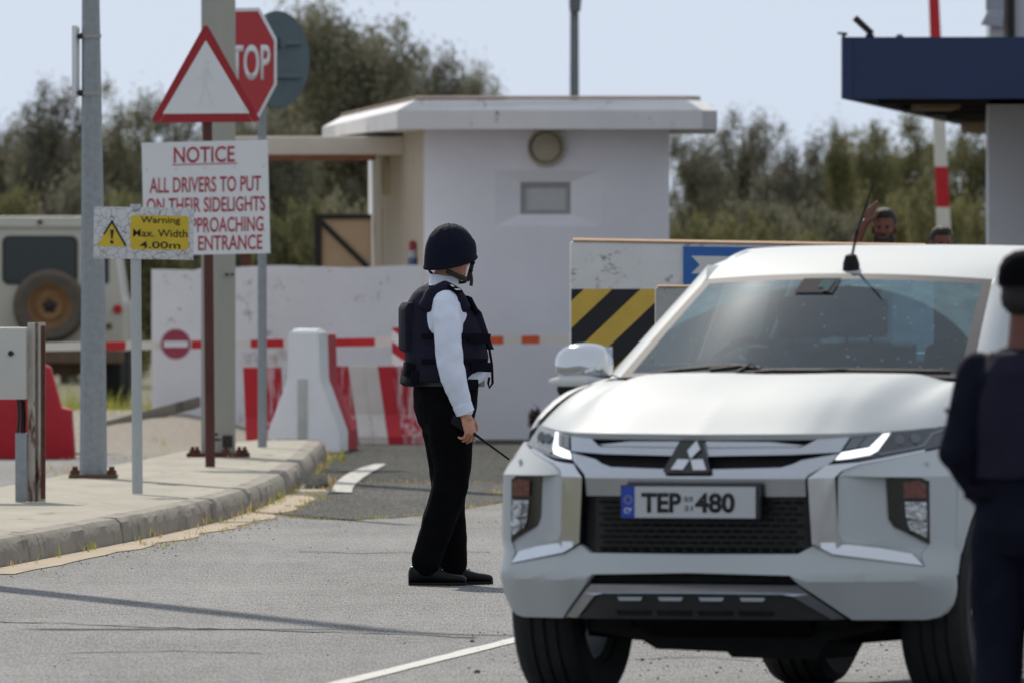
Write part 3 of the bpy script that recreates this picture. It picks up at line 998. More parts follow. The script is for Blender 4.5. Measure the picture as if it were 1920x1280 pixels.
mb = MB(); x = gx(52, D); mb.cyl((x, 0, 0), (x, 0, zc_at(60) - .04), .04); mb.box(x - .03, x + .06, -.05, .05, zc_at(60) - .09, zc_at(60) - .04, .005); mb.build("rest_post", M_galv2, t)

# ------------------------------------------------------------------ guard house
D = 152.0
X0g, X1g = gx(795, D), gx(1255, D)
t = thing("guard_house", "small white rendered guard house with flat roof slab, round vent and recessed window", "building", (0, 0, 0))
zr = gz(240, D)
mb = MB()
# front wall with a splayed window recess, cut out of real thickness
wx0, wx1, wz0, wz1 = gx(976, D), gx(1070, D), gz(402, D), gz(342, D)
sx0, sx1, sz0, sz1 = gx(928, D), gx(1127, D), gz(424, D), gz(320, D)
Y = D
def quad(a, b, c, d): mb.face([a, b, c, d])
V = lambda x, z, y=Y: (x, y, z)
quad(V(X0g, -.05), V(sx0, -.05), V(sx0, zr), V(X0g, zr)); quad(V(sx1, -.05), V(X1g, -.05), V(X1g, zr), V(sx1, zr))
quad(V(sx0, -.05), V(sx1, -.05), V(sx1, sz0), V(sx0, sz0)); quad(V(sx0, sz1), V(sx1, sz1), V(sx1, zr), V(sx0, zr))
d = .05
o4 = [V(sx0, sz0), V(sx1, sz0), V(sx1, sz1), V(sx0, sz1)]
i4 = [V(wx0, wz0, Y + d), V(wx1, wz0, Y + d), V(wx1, wz1, Y + d), V(wx0, wz1, Y + d)]
j4 = [V(wx0, wz0, Y + d + .12), V(wx1, wz0, Y + d + .12), V(wx1, wz1, Y + d + .12), V(wx0, wz1, Y + d + .12)]
for k in range(4):
    quad(o4[k], o4[(k + 1) % 4], i4[(k + 1) % 4], i4[k]); quad(i4[k], i4[(k + 1) % 4], j4[(k + 1) % 4], j4[k])
# side, back and the oblique left wall
Xl2, Dl2 = gx(699, 157.5), 157.5
quad(V(X1g, -.05), V(X1g + .05, -.05, Y + 6), V(X1g + .05, zr, Y + 6), V(X1g, zr))
quad(V(Xl2, zr - .06, Dl2), V(Xl2 - .06, zr, Y + 7.8), V(Xl2 - .06, -.05, Y + 7.8), V(Xl2, -.05, Dl2))
quad(V(Xl2 - .06, -.05, Y + 7.8), V(X1g + .05, -.05, Y + 6), V(X1g + .05, zr, Y + 6), V(Xl2 - .06, zr, Y + 7.8))
bmesh.ops.remove_doubles(mb.bm, verts=mb.bm.verts[:], dist=.001)
bmesh.ops.recalc_face_normals(mb.bm, faces=mb.bm.faces[:])
gw = mb.build("wall", M_white_wall, t, smooth=0)
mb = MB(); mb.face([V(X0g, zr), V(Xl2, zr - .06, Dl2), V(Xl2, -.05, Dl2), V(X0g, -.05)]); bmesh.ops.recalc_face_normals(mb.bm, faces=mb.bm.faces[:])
mb.build("side_wall", P("beige_side_wall", lin(178, 166, 150), .85, var=.06, scale=2, stain=[(lin(146, 128, 108), 1.6, .60, (1, 1, .8))]), t, smooth=0)  # oblique wall in a darker, warmer beige than the front
mb = MB(); mb.box(wx0 + .012, wx1 - .012, Y + d + .05, Y + d + .07, wz0 + .012, wz1 - .012)
wp = mb.build("window_board", P("window_board", lin(196, 198, 200), .5, var=.04), t)
mb = MB()
for a, b, c, e in ((wx0, wx1, wz0, wz0 + .035), (wx0, wx1, wz1 - .035, wz1), (wx0, wx0 + .035, wz0 + .035, wz1 - .035), (wx1 - .035, wx1, wz0 + .035, wz1 - .035)):
    mb.box(a, b, Y + d + .02, Y + d + .05, c, e)
mb.build("window_frame", P("window_frame_grey", lin(160, 160, 160), .6, var=.08), t)
# roof slab
zt, zb = gz(188, D), gz(243, D)
front = Y - .45
xl, xr = gx(745, D), gx(1345, D)
xll, Dll = gx(604, 158), 158.0
mb = MB()
plan = [(xl, front), (xr - .14, front), (xr, front + .5), (xr + .05, Y + 6.6), (xll, Y + 6.6), (xll, Dll)]
ztop = [zt, zt, zt, zt, gz(220, 158), gz(220, 158)]
zbot = [zb, zb, zb, zb, gz(258, 158), gz(258, 158)]
bot = [(x, y, z) for (x, y), z in zip(plan, zbot)]
mid = [(x, y, z - .095) for (x, y), z in zip(plan, ztop)]
cen = Vector((sum(p[0] for p in plan) / 6, sum(p[1] for p in plan) / 6, 0))
topr = []
for (x, y), z in zip(plan, ztop):
    v = Vector((x, y, 0)); v2 = v + (cen - v).normalized() * .10
    if x < xl + .01: v2 = v + Vector((.17, .04, 0))
    if x > xr - .2: v2 = v2 + Vector((-.10, 0, 0))
    topr.append((v2.x, v2.y, z))
mb.loft([bot, mid, topr])
mb.build("roof", P("roof_white", lin(226, 225, 226), .85, var=.06, scale=2, bump=.2,
                   stain=[(lin(100, 94, 86), 6, .61, (1, 1, .6)), (lin(150, 132, 112), 2.0, .64, (1, 1, 1))]), t, smooth=0)
mb = MB()
for a, b in ((0, 1), (1, 2), (5, 0)):
    p, q = Vector(topr[a]), Vector(topr[b])
    mb.prism([p + Vector((0, 0, .003)), q + Vector((0, 0, .003)), q + Vector((0, .12, .024)), p + Vector((0, .12, .024))], (0, 0, .012))
mb.build("roof_felt_edge", P("felt_edge", lin(104, 88, 76), .9, var=.3, scale=6), t, smooth=0)
# canopy beam to the left, rusty underside
Db = 154.2
mb = MB()
xa, xb = gx(440, Db), gx(770, Db)
mb.box(xa, xb, Db, Db + 2.6, gz(291, Db), gz(256, Db), .02)
be = mb.build("canopy_slab", P("canopy_slab_white", lin(196, 188, 176), .85, var=.1, scale=2, stain=[(lin(150, 116, 88), 3, .6, (1, 1, .6))]), t)
mb = MB(); mb.box(xa, gx(704, Db), Db + .02, Db + .35, gz(301, Db), gz(291, Db) - .002); mb.box(xb + .001, xb + .09, Db + .01, Db + 2, gz(299, Db), gz(258, Db)); mb.build("rusty_fascia", P("rusty_fascia", lin(120, 74, 54), .85, var=.3, scale=6), be)
mb = MB(); mb.box(xa + .05, xa + .15, Db + .2, Db + .3, .0, gz(302, Db)); mb.build("canopy_post", M_rust, t)
# vents
mb = MB(); cx, cz = gx(1024, D), gz(277, D)
mb.lathe([(.001, -.035), (.115, -.035), (.125, -.03), (.128, .0), (.15, .0), (.15, -.05), (.165, -.055), (.17, .01)], (cx, Y - .012, cz), (0, 1, 0), 40); mb.build("round_vent", M_beige, t)
wd_ = (Vector((Xl2, Dl2, 0)) - Vector((X0g, Y, 0))); pv = Vector((X0g, Y, gz(325, 156))) + wd_ * .68
nv = Vector((-wd_.y, wd_.x, 0)).normalized()
if nv.x > 0: nv = -nv
mb = MB(); mb.lathe([(.001, .03), (.12, .03), (.13, .0), (.15, .0), (.15, .05), (.165, .055), (.17, -.01)], pv, nv, 40)
for v in mb.bm.verts: v.co.z += (v.co.z - pv.z) * .25
mb.build("round_vent", M_beige, t)
# door post in front of the oblique wall, gate, and a small bottle-shaped extinguisher
mb = MB(); Dp = 156.4
mb.mi = 0; mb.box(gx(727, Dp), gx(750, Dp), Dp, Dp + .1, .1, gz(391, Dp))
mb.mi = 1; mb.box(gx(716, Dp), gx(727, Dp) - .001, Dp - .01, Dp + .1, .1, gz(391, Dp))  # light tan edge: sunlight on the post put into its colour
mb.build("door_post", [M_brown, P("sunlit_door_edge", lin(186, 158, 134), .8, var=.1)], t, smooth=0)
t2 = thing("metal_gate", "tan boarded gate panel in a dark frame with one diagonal brace beside the guard house", "gate", (0, 0, 0))
mb = MB(); Dg = 158.2
x0, x1, z1 = gx(592, Dg), gx(714, Dg), gz(404, Dg)
mb.box(x0, x1, Dg, Dg + .03, .25, z1); mb.build("board", M_tan, t2, smooth=0)
mb = MB()
mb.box(x0 - .01, x0 + .055, Dg - .03, Dg - .002, .25, z1 + .01); mb.box(x1 - .02, x1 + .02, Dg - .03, Dg - .002, .25, z1 + .01); mb.box(x0 + .056, x1 - .021, Dg - .03, Dg - .002, z1 - .035, z1 + .01)
bar2d(mb, (x0 + .05, z1 - .06), (gx(690, Dg), gz(502, Dg)), .045, Dg - .026, .024)
mb.build("frame", M_darkframe, t2, smooth=0)
t3 = thing("fire_point", "small red, white and blue bucket shaped fire point on the guard house side wall", "fire point", (0, 0, 0))
mb = MB(); Dx = 153.0; xx = gx(774, Dx)
mb.mi = 0; mb.cyl((xx, Dx - .3, gz(470, Dx)), (xx, Dx - .3, gz(455, Dx)), .033); mb.cyl((xx, Dx - .3, gz(455, Dx)), (xx, Dx - .3, gz(451, Dx)), .03, .012)
mb.mi = 1; mb.cyl((xx, Dx - .3, gz(484, Dx)), (xx, Dx - .3, gz(470, Dx)), .036)
mb.mi = 2; mb.cyl((xx, Dx - .3, gz(497, Dx)), (xx, Dx - .3, gz(484, Dx)), .042)
mb.build("bucket_stack", [P("dull_red", lin(140, 44, 54), .7), P("dull_white", lin(160, 160, 170), .7), P("dull_blue", lin(70, 88, 128), .7)], t3)
# low wall in front
t4 = thing("low_wall", "low whitewashed wall with black mould stains running up to the guard house", "wall", (0, 0, 0))
mb = MB(); Dw = 151.55
zt = gz(500, Dw)
xa, xb = gx(284, Dw), X0g - .003
pts = [(xa, 0, -.05), (xb, 0, -.05), (xb, 0, zt + .02)]
nn_ = 26
for k in range(nn_ + 1):
    x = xb + (xa - xb) * k / nn_
    pts.append((x, 0, zt + .018 * noise.noise((x * 1.7, 3, 0)) - (.03 if x < gx(380, Dw) else 0)))
mb.prism([(x, Dw, z) for x, _, z in pts[:2]] + [(x, Dw, z) for x, _, z in pts[3:]], (0, .32, 0))
mb.build("body", P("mouldy_white", lin(232, 233, 236), .85, var=.06, scale=1.5, bump=.2,
                   stain=[(lin(150, 150, 150), 4.5, .595, (1, 1, 1.3)), (lin(110, 110, 108), 9, .645, (1, 1, 1)), (lin(176, 164, 140), 1.3, .60, (1, 1, .8))]), t4, smooth=0)

# ------------------------------------------------------------------ thin lamp post behind the guard house
D = 172
t = thing("street_lamp", "thin grey lamp post rising behind the guard house roof into the sky", "street lamp", (gx(1077, D), D, 0))
mb = MB(); mb.tube([(0, 0, 0), (0, 0, 4.05), (0.0, 0, 4.25)], [.06, .043, .04], 12); mb.build("shaft", P("lamp_grey", lin(120, 126, 132), .6, metal=.2, var=.1), t)
mb = MB(); mb.prism([(-.05, -.12, 4.08), (.06, -.12, 4.08), (.08, -.12, 4.3), (-.06, -.12, 4.32)], (0, .5, .05), .01); mb.build("lamp_head", P("lamp_head", lin(104, 110, 116), .5), t)

# ------------------------------------------------------------------ old 4x4 behind the wall
D = 178.0
t = thing("off_road_car", "old white off-road car seen from behind with a dusty spare wheel on its rear door", "car", (gx(75, D), D, 0))
M_lw = P("aged_white_paint", lin(196, 192, 182), .5, var=.06, scale=2, coat=.2)
M_dust = P("dusty_underside", lin(112, 92, 76), .85, var=.25, scale=4)
M_dglass = P("dark_glass", (.012, .022, .022), .08, var=.1, spec=.6)
M_tyre = P("tyre_rubber", (.016, .016, .017), .8, var=.25, scale=14, bump=.2, bscale=50)
M_tyred = P("dusty_tyre", lin(98, 88, 78), .9, var=.15, scale=8)
hw = .875
ztop = gz(406, D)
mb = MB()
prof = [(-hw, .62), (hw, .62), (hw, 1.12), (hw - .02, 1.2), (hw - .12, ztop - .10), (hw - .16, ztop - .02), (hw - .22, ztop), (-hw + .22, ztop), (-hw + .16, ztop - .02), (-hw + .12, ztop - .10), (-hw + .02, 1.2), (-hw, 1.12)]
mb.prism([(x, 0, z) for x, z in prof], (0, 3.2, 0), .02)
low = [(-hw, .62), (hw, .62), (hw, 1.12), (-hw, 1.12)]
mb.prism([(x, 3.2, z) for x, z in low], (0, 1.2, 0), .03)
body = mb.build("body", M_lw, t, smooth=30)
mb = MB(); mb.box(-hw + .09, hw - .09, -.03, 0, ztop - .115, ztop - .085, .006); mb.build("rain_gutter", M_lw, body)
mb = MB(); mb.lathe([(.001, 0), (.022, 0), (.028, .02), (.001, .03)], (0.0, -.04, ztop - .06), (0, 1, 0), 12); mb.build("washer_jet", M_black, body)
def rrect(x0, x1, z0, z1, r, y, n=5):
    out = []
    for cx, cz, a0 in ((x1 - r, z1 - r, 0), (x0 + r, z1 - r, 90), (x0 + r, z0 + r, 180), (x1 - r, z0 + r, 270)):
        for k in range(n):
            a = math.radians(a0 + 90 * k / (n - 1)); out.append((cx + r * math.cos(a), y, cz + r * math.sin(a)))
    return out
XL = t.location.x
wz0, wz1 = gz(530, D), gz(446, D)
mb = MB(); mb.prism(rrect(gx(4, D) - XL, gx(146, D) - XL, wz0 - .02, wz1 + .02, .07, -.012), (0, .011, 0)); ws_ = mb.build("window_seal", M_black, t, smooth=30)
mb = MB(); mb.prism(rrect(gx(8, D) - XL, gx(142, D) - XL, wz0, wz1, .06, -.018), (0, .005, 0)); mb.build("rear_window", M_dglass, t, smooth=30)
for sgn in (1, -1):
    mb = MB(); mb.prism(rrect(sgn * .645 - .075, sgn * .645 + .075, wz0 - .01, wz1 - .02, .03, -.012), (0, .011, 0)); mb.build("corner_window", M_dglass, t, smooth=30)
    mb = MB(); mb.lathe([(.001, -.04), (.04, -.04), (.05, 0), (.001, 0)], (sgn * .81, -.003, gz(580, D)), (0, 1, 0), 16); mb.build("tail_light", M_redp, t)
    mb = MB(); mb.lathe([(.001, -.02), (.03, -.02), (.035, 0), (.001, 0)], (sgn * .72, -.003, gz(612, D)), (0, 1, 0), 14); mb.build("side_lamp", M_dust, t)
mb = MB()
cx, cz = gx(94, D) - XL, gz(574, D)
mb.lathe([(.20, .02), (.24, -.02), (.33, -.03), (.375, .02), (.385, .10), (.375, .18), (.33, .21), (.20, .2)], (cx, -.24, cz), (0, 1, 0), 40, closed=True)
sw = mb.build("spare_wheel", M_tyred, t)
mb = MB(); mb.lathe([(.001, .06), (.045, .06), (.05, .05), (.09, .03), (.14, .02), (.155, .05), (.2, .04), (.215, .0), (.235, .0), (.235, .1), (.001, .1)], (cx, -.25, cz), (0, 1, 0), 40)
rim = mb.build("rim", P("dusty_rim", lin(140, 104, 70), .8, var=.2, scale=8), sw)
mb = MB()
for k in range(5):
    a = math.radians(90 + 72 * k); mb.tube([(cx + .07 * math.cos(a), -.225, cz + .07 * math.sin(a)), (cx, -.225, cz)], [.012, .03], 8)
mb.build("hub_star", M_black, rim)
mb = MB(); mb.box(-hw, hw, -.14, .02, .50, .64, .02); mb.build("rear_bumper", M_dust, t)
mb = MB(); mb.box(-.55, .55, .3, 3.8, .38, .6, .05); mb.ell((-.05, .95, .36), (.16, .16, .17)); mb.box(-.35, -.2, -.05, .2, .3, .5, .02); mb.build("chassis", M_dust, t)
for sx in (-1, 1):
    for yy in (.9, 3.5):
        mb = MB(); mb.lathe([(.19, -.1), (.33, -.115), (.385, -.08), (.39, 0), (.385, .08), (.33, .115), (.19, .1)], (sx * .74, yy, .385), (1, 0, 0), 32, closed=True)
        wh = mb.build("wheel", M_tyre, t)
        mb = MB(); mb.lathe([(.001, -.06), (.19, -.09), (.2, .09), (.001, .06)], (sx * .74, yy, .385), (1, 0, 0), 24); mb.build("rim", M_dust, wh)

# ------------------------------------------------------------------ concrete blast blocks in the middle
D = 115.0
XB = gx(1069, D); s_ = FPX / D
t = thing("concrete_block", "tall stained white concrete block with yellow and black stripes and blue panel", "concrete block", (XB, D, 0))
zt = gz(452, D)
mb = MB(); mb.box(0, 2.45, 0, .55, 0, zt, .025)
for v in mb.bm.verts:
    if v.co.z > .5: v.co.z -= v.co.x * .016
mb.build("body", M_white_stain, t, smooth=30)
mb = MB(); mb.prism([(.02, -.004, zt - .004), (2.4, -.004, zt - .042), (2.4, .5, zt - .03), (.02, .5, zt + .008)], (0, 0, .012)); mb.build("sunlit_top_edge", P("sunlit_edge", lin(176, 142, 112), .9, var=.2, scale=8), t, smooth=0)  # warm strip: sunlight catching the top edge, painted as colour
mb = MB()
zs = gz(542, D)
mb.face([(.008, -.005, .55), (1.9, -.005, .55), (1.9, -.005, zs), (.008, -.005, zs)])
stripe_cut(mb, .008 + 77 / 3.2 / s_, zs, .2625, -.95, .5)
r = bmesh.ops.extrude_face_region(mb.bm, geom=mb.bm.faces[:])
for v in r['geom']:
    if isinstance(v, bmesh.types.BMVert): v.co.y += .004
bmesh.ops.recalc_face_normals(mb.bm, faces=mb.bm.faces[:])
mb.build("hazard_stripes", [M_yellowp, M_blackp], t, smooth=0)
mb = MB(); bx0 = gx(1281, D) - XB
mb.prism([(bx0, -.016, gz(540, D)), (2.3, -.016, gz(540, D) - .02), (2.3, -.016, zt - .055), (bx0, -.016, zt - .036)], (0, .015, 0))
bp = mb.build("blue_panel", M_blue, t, smooth=0)
mb = MB()
pq = lambda px, py: (gx(px, D) - XB, -.0185, gz(py, D))
mb.prism([pq(1296, 480), pq(1500, 483), pq(1500, 514), pq(1296, 513), pq(1312, 497)], (0, .0024, 0))
mb.build("arrow_ribbon", P("panel_white", lin(206, 208, 206), .6, var=.04), bp, smooth=0)
D = 108.0
XB = gx(1229, D)
t = thing("concrete_block", "shorter bare grey concrete block standing in front of the striped one", "concrete block", (XB, D, 0))
mb = MB(); mb.box(0, 1.5, 0, .5, 0, gz(538, D), .02); mb.build("body", P("grey_concrete", lin(166, 166, 162), .9, var=.12, scale=8, bump=.4, bscale=30, stain=[(lin(74, 72, 68), 22, .63, (1, 1, 1)), (lin(120, 116, 108), 5, .6, (1, 1, 1))]), t)
mb = MB(); mb.prism([(.015, -.002, gz(538, D) - .003), (1.49, -.002, gz(538, D) - .003), (1.49, .48, gz(538, D) + .003), (.015, .48, gz(538, D) + .003)], (0, 0, .008)); mb.build("sunlit_top_edge", P("sunlit_edge", (0.3, 0.2, 0.15)), t, smooth=0)  # same painted sunlight strip along this block's top

# ------------------------------------------------------------------ canopy shelter on the right
D = 140.0
t = thing("checkpoint_canopy", "flat canopy with deep navy blue fascia on a thick white column", "canopy", (0, 0, 0))
zb, zt = gz(186, D), gz(70, D)
xl = gx(1580, D)
pl_ = [(xl, D), (9.5, D + .9), (9.5, 170.5), (gx(1796, 170), 170)]
ins = .12
mb = MB()
# fascia ring (four thick boards)
def board(a, b, z0, z1, th, rise=0):
    a, b = Vector((*a, 0)), Vector((*b, 0)); d = (b - a).normalized(); n = Vector((-d.y, d.x, 0)) * th
    mb.prism([(a.x, a.y, z0), (b.x, b.y, z0 + rise), (b.x, b.y, z1 + rise), (a.x, a.y, z1)], n)
board(pl_[0], pl_[1], zb, zt, .08, .02); board(pl_[1], pl_[2], zb + .02, zt + .02, .08); board(pl_[2], pl_[3], zb + .02, zt + .02, .08, -.02); board(pl_[3], pl_[0], zb, zt, .08)
mb.build("fascia", M_navy, t, smooth=0)
mb = MB(); mb.prism([(x, y, zb + .09) for x, y in [(xl + .12, D + .1), (9.4, D + 1), (9.4, 170.4), (gx(1796, 170) + .1, 169.9)]], (0, 0, .12))
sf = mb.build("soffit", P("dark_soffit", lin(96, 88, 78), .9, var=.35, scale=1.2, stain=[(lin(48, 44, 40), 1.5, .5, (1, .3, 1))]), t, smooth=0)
for y in (146, 152, 158, 164):
    mb = MB(); mb.box(xl + .1 + (y - 140) * .056, 9.3, y, y + .2, zb + .005, zb + .088); mb.build("joist", M_darkframe, sf, smooth=0)
mb = MB(); mb.box(gx(1716, 150), gx(1790, 150), 148, 151.5, zb - .01, zb + .085); mb.build("light_box", P("light_box", lin(150, 126, 96), .7), sf)
mb = MB(); Dc = 146; mb.box(gx(1853, Dc), gx(1853, Dc) + .62, Dc, Dc + .6, -.02, zb + .085, .012); mb.build("column", P("column_white", lin(238, 239, 246), .8, var=.03, scale=1.5), t, smooth=30)
mb = MB(); mb.box(gx(1793, 169) + .05, 9, 168.9, 169.3, zb - .09, zb + .02); mb.build("far_beam", P("far_beam", lin(150, 134, 118), .8), t, smooth=0)
# things on the canopy roof
def pzd(px, py, D_): return (gx(px, D_), gz(py, D_))
D2 = 140.6
fl = thing("floodlight", "slim floodlight tilted up on the canopy edge", "floodlight", (gx(1628, D2), D2, zt))
mb = MB(); a = Vector((gx(1603, D2) - fl.location.x, 0, gz(33, D2) - zt)); b = Vector((gx(1636, D2) - fl.location.x, 0, gz(64, D2) - zt))
dd = (b - a).normalized(); n = Vector((-dd.z, 0, dd.x)) * .024
mb.prism([a - n, b - n, b + n, a + n], (0, .3, 0), .006); mb.build("lamp_panel", M_darkframe, fl)
mb = MB(); mb.cyl((.02, .1, -.03), (.02, .1, .03), .03); mb.box(-.02, .05, .05, .15, .0, .03, .004); mb.build("bracket", M_darkframe, fl)
sp = thing("spotlight", "small dark spotlight at the canopy corner", "spotlight", (gx(1582, D2), D2, zt))
mb = MB(); mb.prism([(-.05, 0, .035), (.03, 0, .02), (.03, 0, .045), (-.05, 0, .05)], (0, .2, 0), .004); mb.build("lamp_body", M_darkframe, sp); mb = MB(); mb.cyl((.0, .1, -.02), (.0, .1, .03), .014); mb.build("bracket", M_darkframe, sp)
sp = thing("junction_box", "small round grey junction box on the canopy edge", "junction box", (gx(1687, D2), D2, zt))
mb = MB(); mb.lathe([(.03, -.03), (.032, .015), (.02, .03), (.001, .032)], (0, .05, 0), (0, 0, 1), 16); mb.build("cap", P("jbox", lin(92, 94, 100), .6), sp)

# raised boom behind the canopy
D = 173.5
t = thing("raised_boom", "white boom pole with red bands raised upright behind the canopy", "boom barrier", (gx(1769, D), D, 0))
mb = MB()
for (ya, yb, c) in ((520, 389, 0), (389, 313, 1), (313, 90, 0), (90, -160, 1)):
    za, zb_ = gz(ya, D), gz(yb, D)
    xa, xb = -.0 - (415 - ya) * 20 / 415 / 184.4 * .9, -.0 - (415 - yb) * 20 / 415 / 184.4 * .9
    wa, wb = .075 - (520 - ya) / 680 * .03, .075 - (520 - yb) / 680 * .03
    mb.mi = c
    mb.loft([[(xa - wa, -.04, za), (xa + wa, -.04, za), (xa + wa, .04, za), (xa - wa, .04, za)], [(xb - wb, -.04, zb_), (xb + wb, -.04, zb_), (xb + wb, .04, zb_), (xb - wb, .04, zb_)]])
mb.mi = 2
mb.build("arm", [P("boom_white", (1, 1, 1)), P("boom_red", (1, 0, 0))], t, smooth=0)
mb = MB(); mb.box(-.2, .2, -.2, .2, 0, 1.42, .02); mb.build("drive_cabinet", M_whitep, t)

# upper part of the building behind the canopy
D = 158.0
t = thing("gate_building", "white building rising behind the navy canopy with a black downpipe", "building", (0, 0, 0))
mb = MB(); mb.box(gx(1856, D), 9.0, D, D + 1.3, -.05, 7.0, .01); mb.build("wall", P("upper_wall", lin(196, 200, 208), .8, var=.04), t, smooth=30)
mb = MB(); mb.box(gx(1889, D), gx(1902, D), D - .07, D - .003, zt - .1, 7.0, .004); mb.build("downpipe", M_darkframe, t)
mb = MB(); mb.box(gx(1882, D), gx(1886, D), D - .02, D - .003, zt - .1, 7.0); mb.build("pipe_clip_rail", P("tan_rail", lin(150, 130, 116), .7), t)
mb = MB(); mb.prism([(gx(1852, D), D - .12, gz(20, D)), (gx(1882, D), D - .12, gz(20, D)), (gx(1880, D), D - .12, gz(52, D)), (gx(1838, D), D - .12, gz(47, D))], (0, .11, 0), .006)
mb.box(gx(1848, D), gx(1882, D), D - .1, D - .003, gz(20, D), 7.0, .004)
mb.build("hopper_box", P("hopper_grey", lin(160, 166, 178), .6), t)
# ------------------------------------------------------------------ trees and bushes beyond the checkpoint
import numpy as np
def leaf_mat(name, c1, c2, c3):
    m = bpy.data.materials.new(name)
    m.use_nodes = True
    t = m.node_tree
    N, L = t.nodes.new, t.links.new
    b = t.nodes["Principled BSDF"]
    out = t.nodes["Material Output"]
    tc = N("ShaderNodeTexCoord"); nz = N("ShaderNodeTexNoise"); nz.inputs['Scale'].default_value = 1.6; nz.inputs['Detail'].default_value = 4
    L(tc.outputs['Object'], nz.inputs['Vector'])
    oi = N("ShaderNodeObjectInfo")
    ad = N("ShaderNodeMath"); ad.operation = 'MULTIPLY_ADD'
    L(oi.outputs['Random'], ad.inputs[0]); ad.inputs[1].default_value = .36; 
    sb = N("ShaderNodeMath"); sb.operation = 'SUBTRACT'; L(nz.outputs['Fac'], sb.inputs[0]); sb.inputs[1].default_value = .18
    L(sb.outputs[0], ad.inputs[2])
    rp = N("ShaderNodeValToRGB")
    rp.color_ramp.elements[0].position = .28; rp.color_ramp.elements[0].color = (*c1, 1)
    rp.color_ramp.elements[1].position = .74; rp.color_ramp.elements[1].color = (*c3, 1)
    e = rp.color_ramp.elements.new(.5); e.color = (*c2, 1)
    L(ad.outputs[0], rp.inputs[0])
    L(rp.outputs[0], b.inputs['Base Color']); b.inputs['Roughness'].default_value = .65; b.inputs['Specular IOR Level'].default_value = .3
    tr = N("ShaderNodeBsdfTranslucent"); L(rp.outputs[0], tr.inputs[0])
    mx = N("ShaderNodeMixShader"); mx.inputs[0].default_value = .35
    L(b.outputs[0], mx.inputs[1]); L(tr.outputs[0], mx.inputs[2]); L(mx.outputs[0], out.inputs['Surface'])
    return m
M_leafA = leaf_mat("leaf_grey_olive", (.155, .150, .118), (.20, .196, .138), (.245, .232, .145))
M_leafB = leaf_mat("leaf_green", (.138, .142, .072), (.188, .184, .082), (.232, .214, .094))
M_bark = P("bark", lin(92, 78, 66), .9, var=.25, scale=12, bump=.4)

def crown_mesh(name, seed, rx, ry, rz, nclump, nleaf, leaf, shape="round"):
    rg = np.random.default_rng(seed)
    cs = []
    while len(cs) < nclump:
        p = rg.uniform(-1, 1, 3)
        r = np.linalg.norm(p)
        if r > 1 or r < .25: continue
        if shape == "spire" and (abs(p[0]) > .95 - .55 * (p[2] + 1) / 2): continue
        wob = .78 + .3 * math.sin(5 * math.atan2(p[2], p[0]) + seed) * .6
        cs.append(p * wob)
    cs = np.array(cs) * np.array([rx, ry, rz])
    per = nleaf // nclump
    P_, Q = [], []
    for c in cs:
        s = rg.uniform(.5, 1.25)
        pts = rg.normal(0, 1, (int(per * s), 3)) * np.array([.125 * rx, .125 * ry, .105 * rz]) * s + c
        P_.append(pts)
    P_ = np.concatenate(P_)
    n = len(P_)
    a = rg.normal(0, 1, (n, 3)); a /= np.linalg.norm(a, axis=1)[:, None]
    b = np.cross(a, rg.normal(0, 1, (n, 3))); b /= np.linalg.norm(b, axis=1)[:, None]
    sz = rg.uniform(.55, 1.3, n)[:, None] * leaf
    v = np.empty((n, 4, 3))
    v[:, 0] = P_ - a * sz; v[:, 1] = P_ - b * sz * .45; v[:, 2] = P_ + a * sz; v[:, 3] = P_ + b * sz * .45
    me = bpy.data.meshes.new(name)
    me.vertices.add(n * 4); me.vertices.foreach_set("co", v.reshape(-1))
    me.loops.add(n * 4); me.loops.foreach_set("vertex_index", np.arange(n * 4, dtype=np.int32))
    me.polygons.add(n); me.polygons.foreach_set("loop_start", np.arange(0, n * 4, 4, dtype=np.int32)); me.polygons.foreach_set("loop_total", np.full(n, 4, dtype=np.int32))
    me.update(calc_edges=True); me.validate()
    return me, cs

TREES = []
def tree_proto(seed, leafm, shape="round", nclump=56, nleaf=19000, leaf=.036, trunk_low=.0):
    """unit tree: height 1, crown half-width about .5, copied and scaled"""
    H, rx, rz = 4.0, 1.15, 1.45
    cz = H - rz * .92
    me, cs = crown_mesh("crown", seed, rx, rx * .9, rz, nclump, nleaf, leaf, shape)
    rr = random.Random(seed)
    mb = MB()
    mb.tube([(0, 0, -.05), (.03, .02, cz * .5), (-.04, .03, cz), (.02, 0, cz + rz * .6)], [.10, .08, .06, .02], 8)
    for c in list(cs)[::2]:
        s = Vector((rr.uniform(-.05, .05), rr.uniform(-.05, .05), cz - rz * .75 + rr.uniform(0, rz)))
        e = Vector(c) + Vector((0, 0, cz)); m_ = s.lerp(e, .5) + Vector((rr.uniform(-.1, .1), rr.uniform(-.1, .1), -.08))
        o_ = e + (e - s).normalized() * rr.uniform(.0, .12)
        mb.tube([s, m_, e, o_], [.032, .02, .01, .004], 5)
    tm = bpy.data.meshes.new("trunk"); mb.bm.to_mesh(tm); mb.bm.free(); tm.shade_smooth(); tm.materials.append(M_bark)
    me.materials.append(leafm)
    return me, tm, cz

